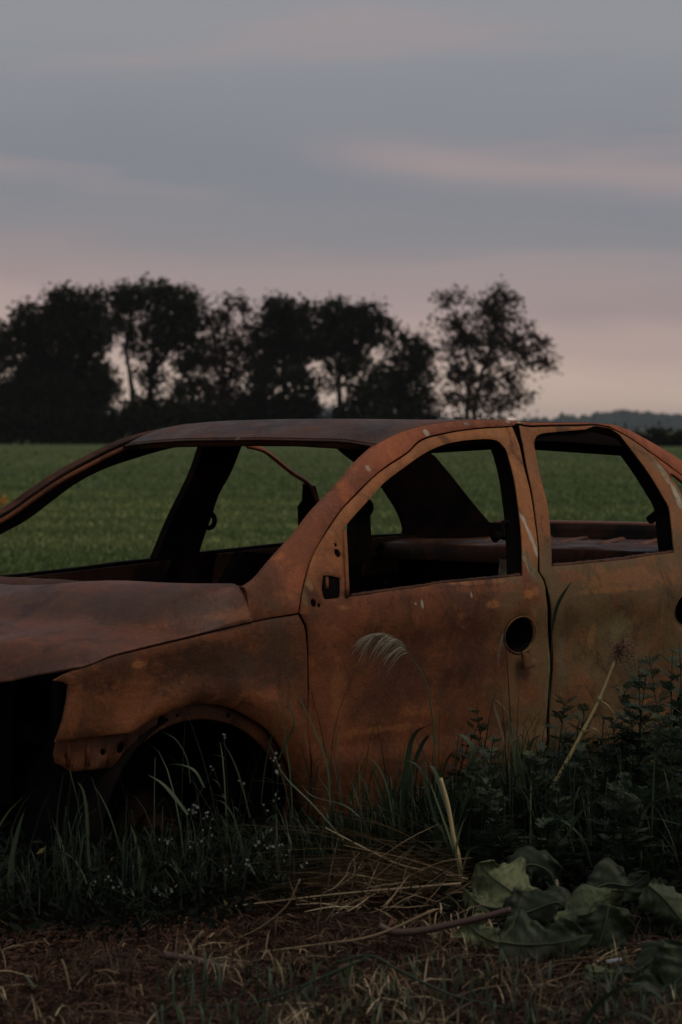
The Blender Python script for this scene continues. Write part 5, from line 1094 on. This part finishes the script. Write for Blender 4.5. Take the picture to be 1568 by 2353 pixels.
# ---- big wilted leaves, sticks
LG = 'big wilted leaves on the ground'
def wleaf(label, mid, D, hw, seed, tone=.5, tilt=.5, cup=.25, dd=0.0, stalk=None, face=None):  # tone sets the leaf colour, darkened for leaves lying in shade
    hw *= 1.22
    rs = np.random.default_rng(seed); c = curve3([P(x, y, D + dd * i / (len(mid) - 1)) for i, (x, y) in enumerate(mid)], 12); n = len(c); m = 17
    for q in c: q[2] = max(q[2], .02)
    root = plant('wilted_leaf', label, 'leaf', (c[0][0], c[0][1], 0), LG); V = []; T = []
    ph = rs.uniform(0, 6, 4)
    for i in range(n):
        s = i / (n - 1); tg = c[min(i + 1, n - 1)] - c[max(i - 1, 0)]; tg /= np.linalg.norm(tg)
        nr = np.array(face if face is not None else (-FW * (1 - tilt) + np.array([0, 0, tilt]))); nr = nr - tg * np.dot(nr, tg); nr /= np.linalg.norm(nr); sd = np.cross(tg, nr)
        wv = hw * math.sin(math.pi * min(1, (.10 + .90 * s) ** .75)) ** .75 * (1 + .13 * math.sin(s * 12 + ph[0]) + .06 * math.sin(s * 29 + ph[1])) + .002
        for j in range(m):
            v = -1 + 2 * j / (m - 1); av = abs(v)
            vein = math.sin((s * 7.5 - av * 2.2) * 2 * math.pi); cr_ = .085 * hw * vein * av * (1 - .4 * av) + .26 * hw * math.sin(s * 8 + ph[2] + v * 2.4) * av ** 1.5 + .16 * hw * math.sin(s * 15 + v * 4 + ph[3]) * av + .07 * hw * math.sin(s * 31 - v * 9 + ph[0]) * av
            rim_ = 1
            rim_ = 1 + (.16 * math.sin(s * 10 + ph[1] + (2.2 if v > 0 else 0)) + .05 * math.sin(s * 47 + v * 3)) * av ** 3; q = c[i] + sd * wv * v * rim_ * (1 - .25 * cup * av) + nr * (cr_ - cup * wv * av ** 1.6) - np.array([0, 0, .25]) * wv * av ** 2 * tilt
            q[2] = max(q[2], .006 + .004 * rs.random()); V.append(q)
    Fc = [(i * m + j, i * m + j + 1, (i + 1) * m + j + 1, (i + 1) * m + j) for i in range(n - 1) for j in range(m - 1)]
    mb = MB(); mb.add(V, Fc, tone); mb.t = [float(np.clip(tone + rs.normal(0, .05), 0, 1)) for _ in mb.t]; o = put(mb, 'leaf_blade', M_wilt, root); so_ = o.modifiers.new('s', 'SOLIDIFY'); so_.thickness = .0012
    mb = MB(); mb.tube([q + (np.array([0, 0, .002]) - FW * .002) for q in c], list(np.linspace(.0032, .0010, n)), 5, .8); put(mb, 'midrib', M_wilt, root)
    if stalk:
        k = curve3([P(x, y, D) for x, y in stalk[1]], 8); 
        for q in k: q[2] = max(q[2], .012)
        mb = MB(); mb.tube(k, list(np.linspace(stalk[0], stalk[0] * .75, len(k))), 8, .5); put(mb, 'stalk', M_brown, root)
wleaf('pale green wilted leaf with curled tip, topmost left of the leaf pile', [(1215, 2082), (1175, 2050), (1130, 2016), (1098, 1984)], 7.80, .078, 81, .95, .25, .45)
wleaf('pale folded leaf lobe at the left edge of the leaf pile', [(1215, 2075), (1160, 2088), (1105, 2080), (1066, 2042)], 7.74, .042, 82, .86, .40, .7)
wleaf('light leaf under the thick brown stalk', [(1072, 2118), (1098, 2146), (1140, 2166), (1185, 2172)], 7.25, .042, 83, .94, .30, .3, 0, (.0105, [(870, 2128), (905, 2142), (960, 2140), (1040, 2124), (1110, 2108), (1175, 2090)]))
wleaf('large dull grey green leaf spread flat at the bottom of the leaf pile', [(1148, 2165), (1205, 2172), (1280, 2168), (1362, 2150)], 7.08, .072, 84, .56, .30, .2)
wleaf('leaf with a bright folded ridge draped down the middle of the pile', [(1288, 2160), (1335, 2118), (1385, 2072), (1435, 2052)], 7.35, .066, 85, .84, .2, .75)
wleaf('dull leaf hanging down below the bright folded ridge', [(1400, 2080), (1390, 2130), (1372, 2180), (1345, 2218)], 7.12, .060, 86, .55, .2, .4)
wleaf('dark leaf standing at the top of the pile near the right edge', [(1352, 2050), (1400, 2032), (1450, 2036), (1492, 2006)], 7.85, .050, 87, .46, .2, .4)
wleaf('leaf with a bright rim cut by the right edge of the photo', [(1490, 2035), (1525, 2065), (1558, 2105), (1600, 2160)], 7.45, .048, 88, .70, .3, .6)
wleaf('large dull leaf in the bottom right corner of the photo', [(1610, 2190), (1570, 2240), (1520, 2290), (1430, 2325)], 6.62, .075, 89, .58, .3, .3)
wleaf('small pale curled leaf beside the shiny scrap', [(1345, 2225), (1370, 2242), (1400, 2254), (1428, 2266)], 6.85, .022, 90, .9, .4, .4)
wleaf('tattered dark leaf behind the topmost pale one', [(1180, 2010), (1220, 1988), (1262, 2005), (1280, 2045)], 8.0, .050, 91, .45, .2, .4)
wleaf('dark leaf in the shadow between the brown stalk and the folded ridge', [(1165, 2112), (1220, 2095), (1280, 2075), (1310, 2100)], 7.5, .060, 92, .42, .25, .4)
wleaf('dull leaf strip leaning from the pile towards the right corner', [(1535, 2170), (1490, 2215), (1440, 2245), (1385, 2258)], 6.85, .034, 93, .48, .3, .6)
def stick(label, pix, D, r, t, mat, name='fallen_stick', cat='stick'):
    k = curve3([P(x, y, D) for x, y in pix], 7)
    for q in k: q[2] = max(q[2], r * .6)
    mb = MB(); rs = np.random.default_rng(int(pix[0][0])); mb.tube(k, [r * (1 + .12 * math.sin(i * 1.9) + rs.normal(0, .05)) for i in range(len(k))], 8, t); tag(mb.build(name, mat, None, origin=k[0]), label, cat)
stick('thick grey brown stick lying on the soil at bottom left', [(378, 2196), (430, 2202), (480, 2215), (530, 2235), (572, 2250)], 7.0, .0095, .7, M_brown)
stick('short pale splintered stem leaning on the soil left of the grey stick', [(430, 2195), (445, 2165), (460, 2148), (468, 2140)], 7.15, .004, .8, M_straw)
stick('thin pale dry stem before the leaf pile, leaning upright', [(1290, 2105), (1284, 2060), (1280, 2030), (1279, 2022)], 7.6, .0035, .95, M_straw)
stick('brown twig slanting from the right edge into the leaf pile', [(1600, 2200), (1560, 2145), (1530, 2105), (1508, 2078)], 7.5, .004, .6, M_brown)
stick('yellow straw stem standing in the soil at the far left', [(165, 2300), (158, 2260), (150, 2225), (142, 2205)], 6.75, .0030, .75, M_straw)
stick('straw stem leaning in the soil below the grey stick', [(335, 2320), (328, 2290), (322, 2262)], 6.65, .0030, .8, M_straw)
stick('green runner arching over the litter at the bottom centre', [(400, 2365), (480, 2335), (560, 2312), (650, 2285), (784, 2228), (849, 2200)], 6.55, .0034, .55, M_blade, 'runner', 'vine')
stick('second green runner trailing right along the bottom edge', [(770, 2212), (849, 2196), (909, 2225), (984, 2263), (1064, 2295), (1184, 2320), (1284, 2335), (1484, 2343)], 6.5, .0030, .50, M_blade, 'runner', 'vine')
mb = MB(); q = P(1411, 2207, 6.95); mb.box(q, (.018, .004, .003), np.array(Matrix.Rotation(YAW - math.pi / 2 + .1, 3, 'Z') @ Matrix.Rotation(-.14, 3, 'Y'))); mb.box(q + RT * .012 + UP * .002, (.006, .005, .002), np.array(Matrix.Rotation(YAW - 1.5, 3, 'Z')))
tag(mb.build('plastic_scrap', plain('white_plastic', (.55, .58, .60), (.7, .72, .74), 10, .3, .5, 0), None, origin=q), 'small shiny white scrap lying among the wilted leaves', 'scrap')
# orange bloom far off in the meadow
root = plant('orange_flower', 'blurred orange flower in the meadow at the left edge', 'flower', GP(2, 46)); mb = MB(); rs = np.random.default_rng(99); b = np.array(root.location)
for i in range(26):
    c = b + np.array([rs.normal(0, .07), rs.normal(0, .07), .16 + rs.normal(0, .03)]); a = rs.normal(0, 1, 3); a /= np.linalg.norm(a); e = np.cross(a, rs.normal(0, 1, 3)); e /= np.linalg.norm(e); mb.add([c - a * .04, c - e * .03, c + a * .04, c + e * .03], [(0, 1, 2, 3)], rs.random())
put(mb, 'petals', tinted('orange_petal', [(0, (.55, .20, .03)), (1, (.75, .34, .06))], .6, .2, .2), root)['kind'] = 'stuff'
mb = MB(); mb.tube([b, b + np.array([0, 0, .15])], .008, 5, .4); put(mb, 'stem', M_blade, root)
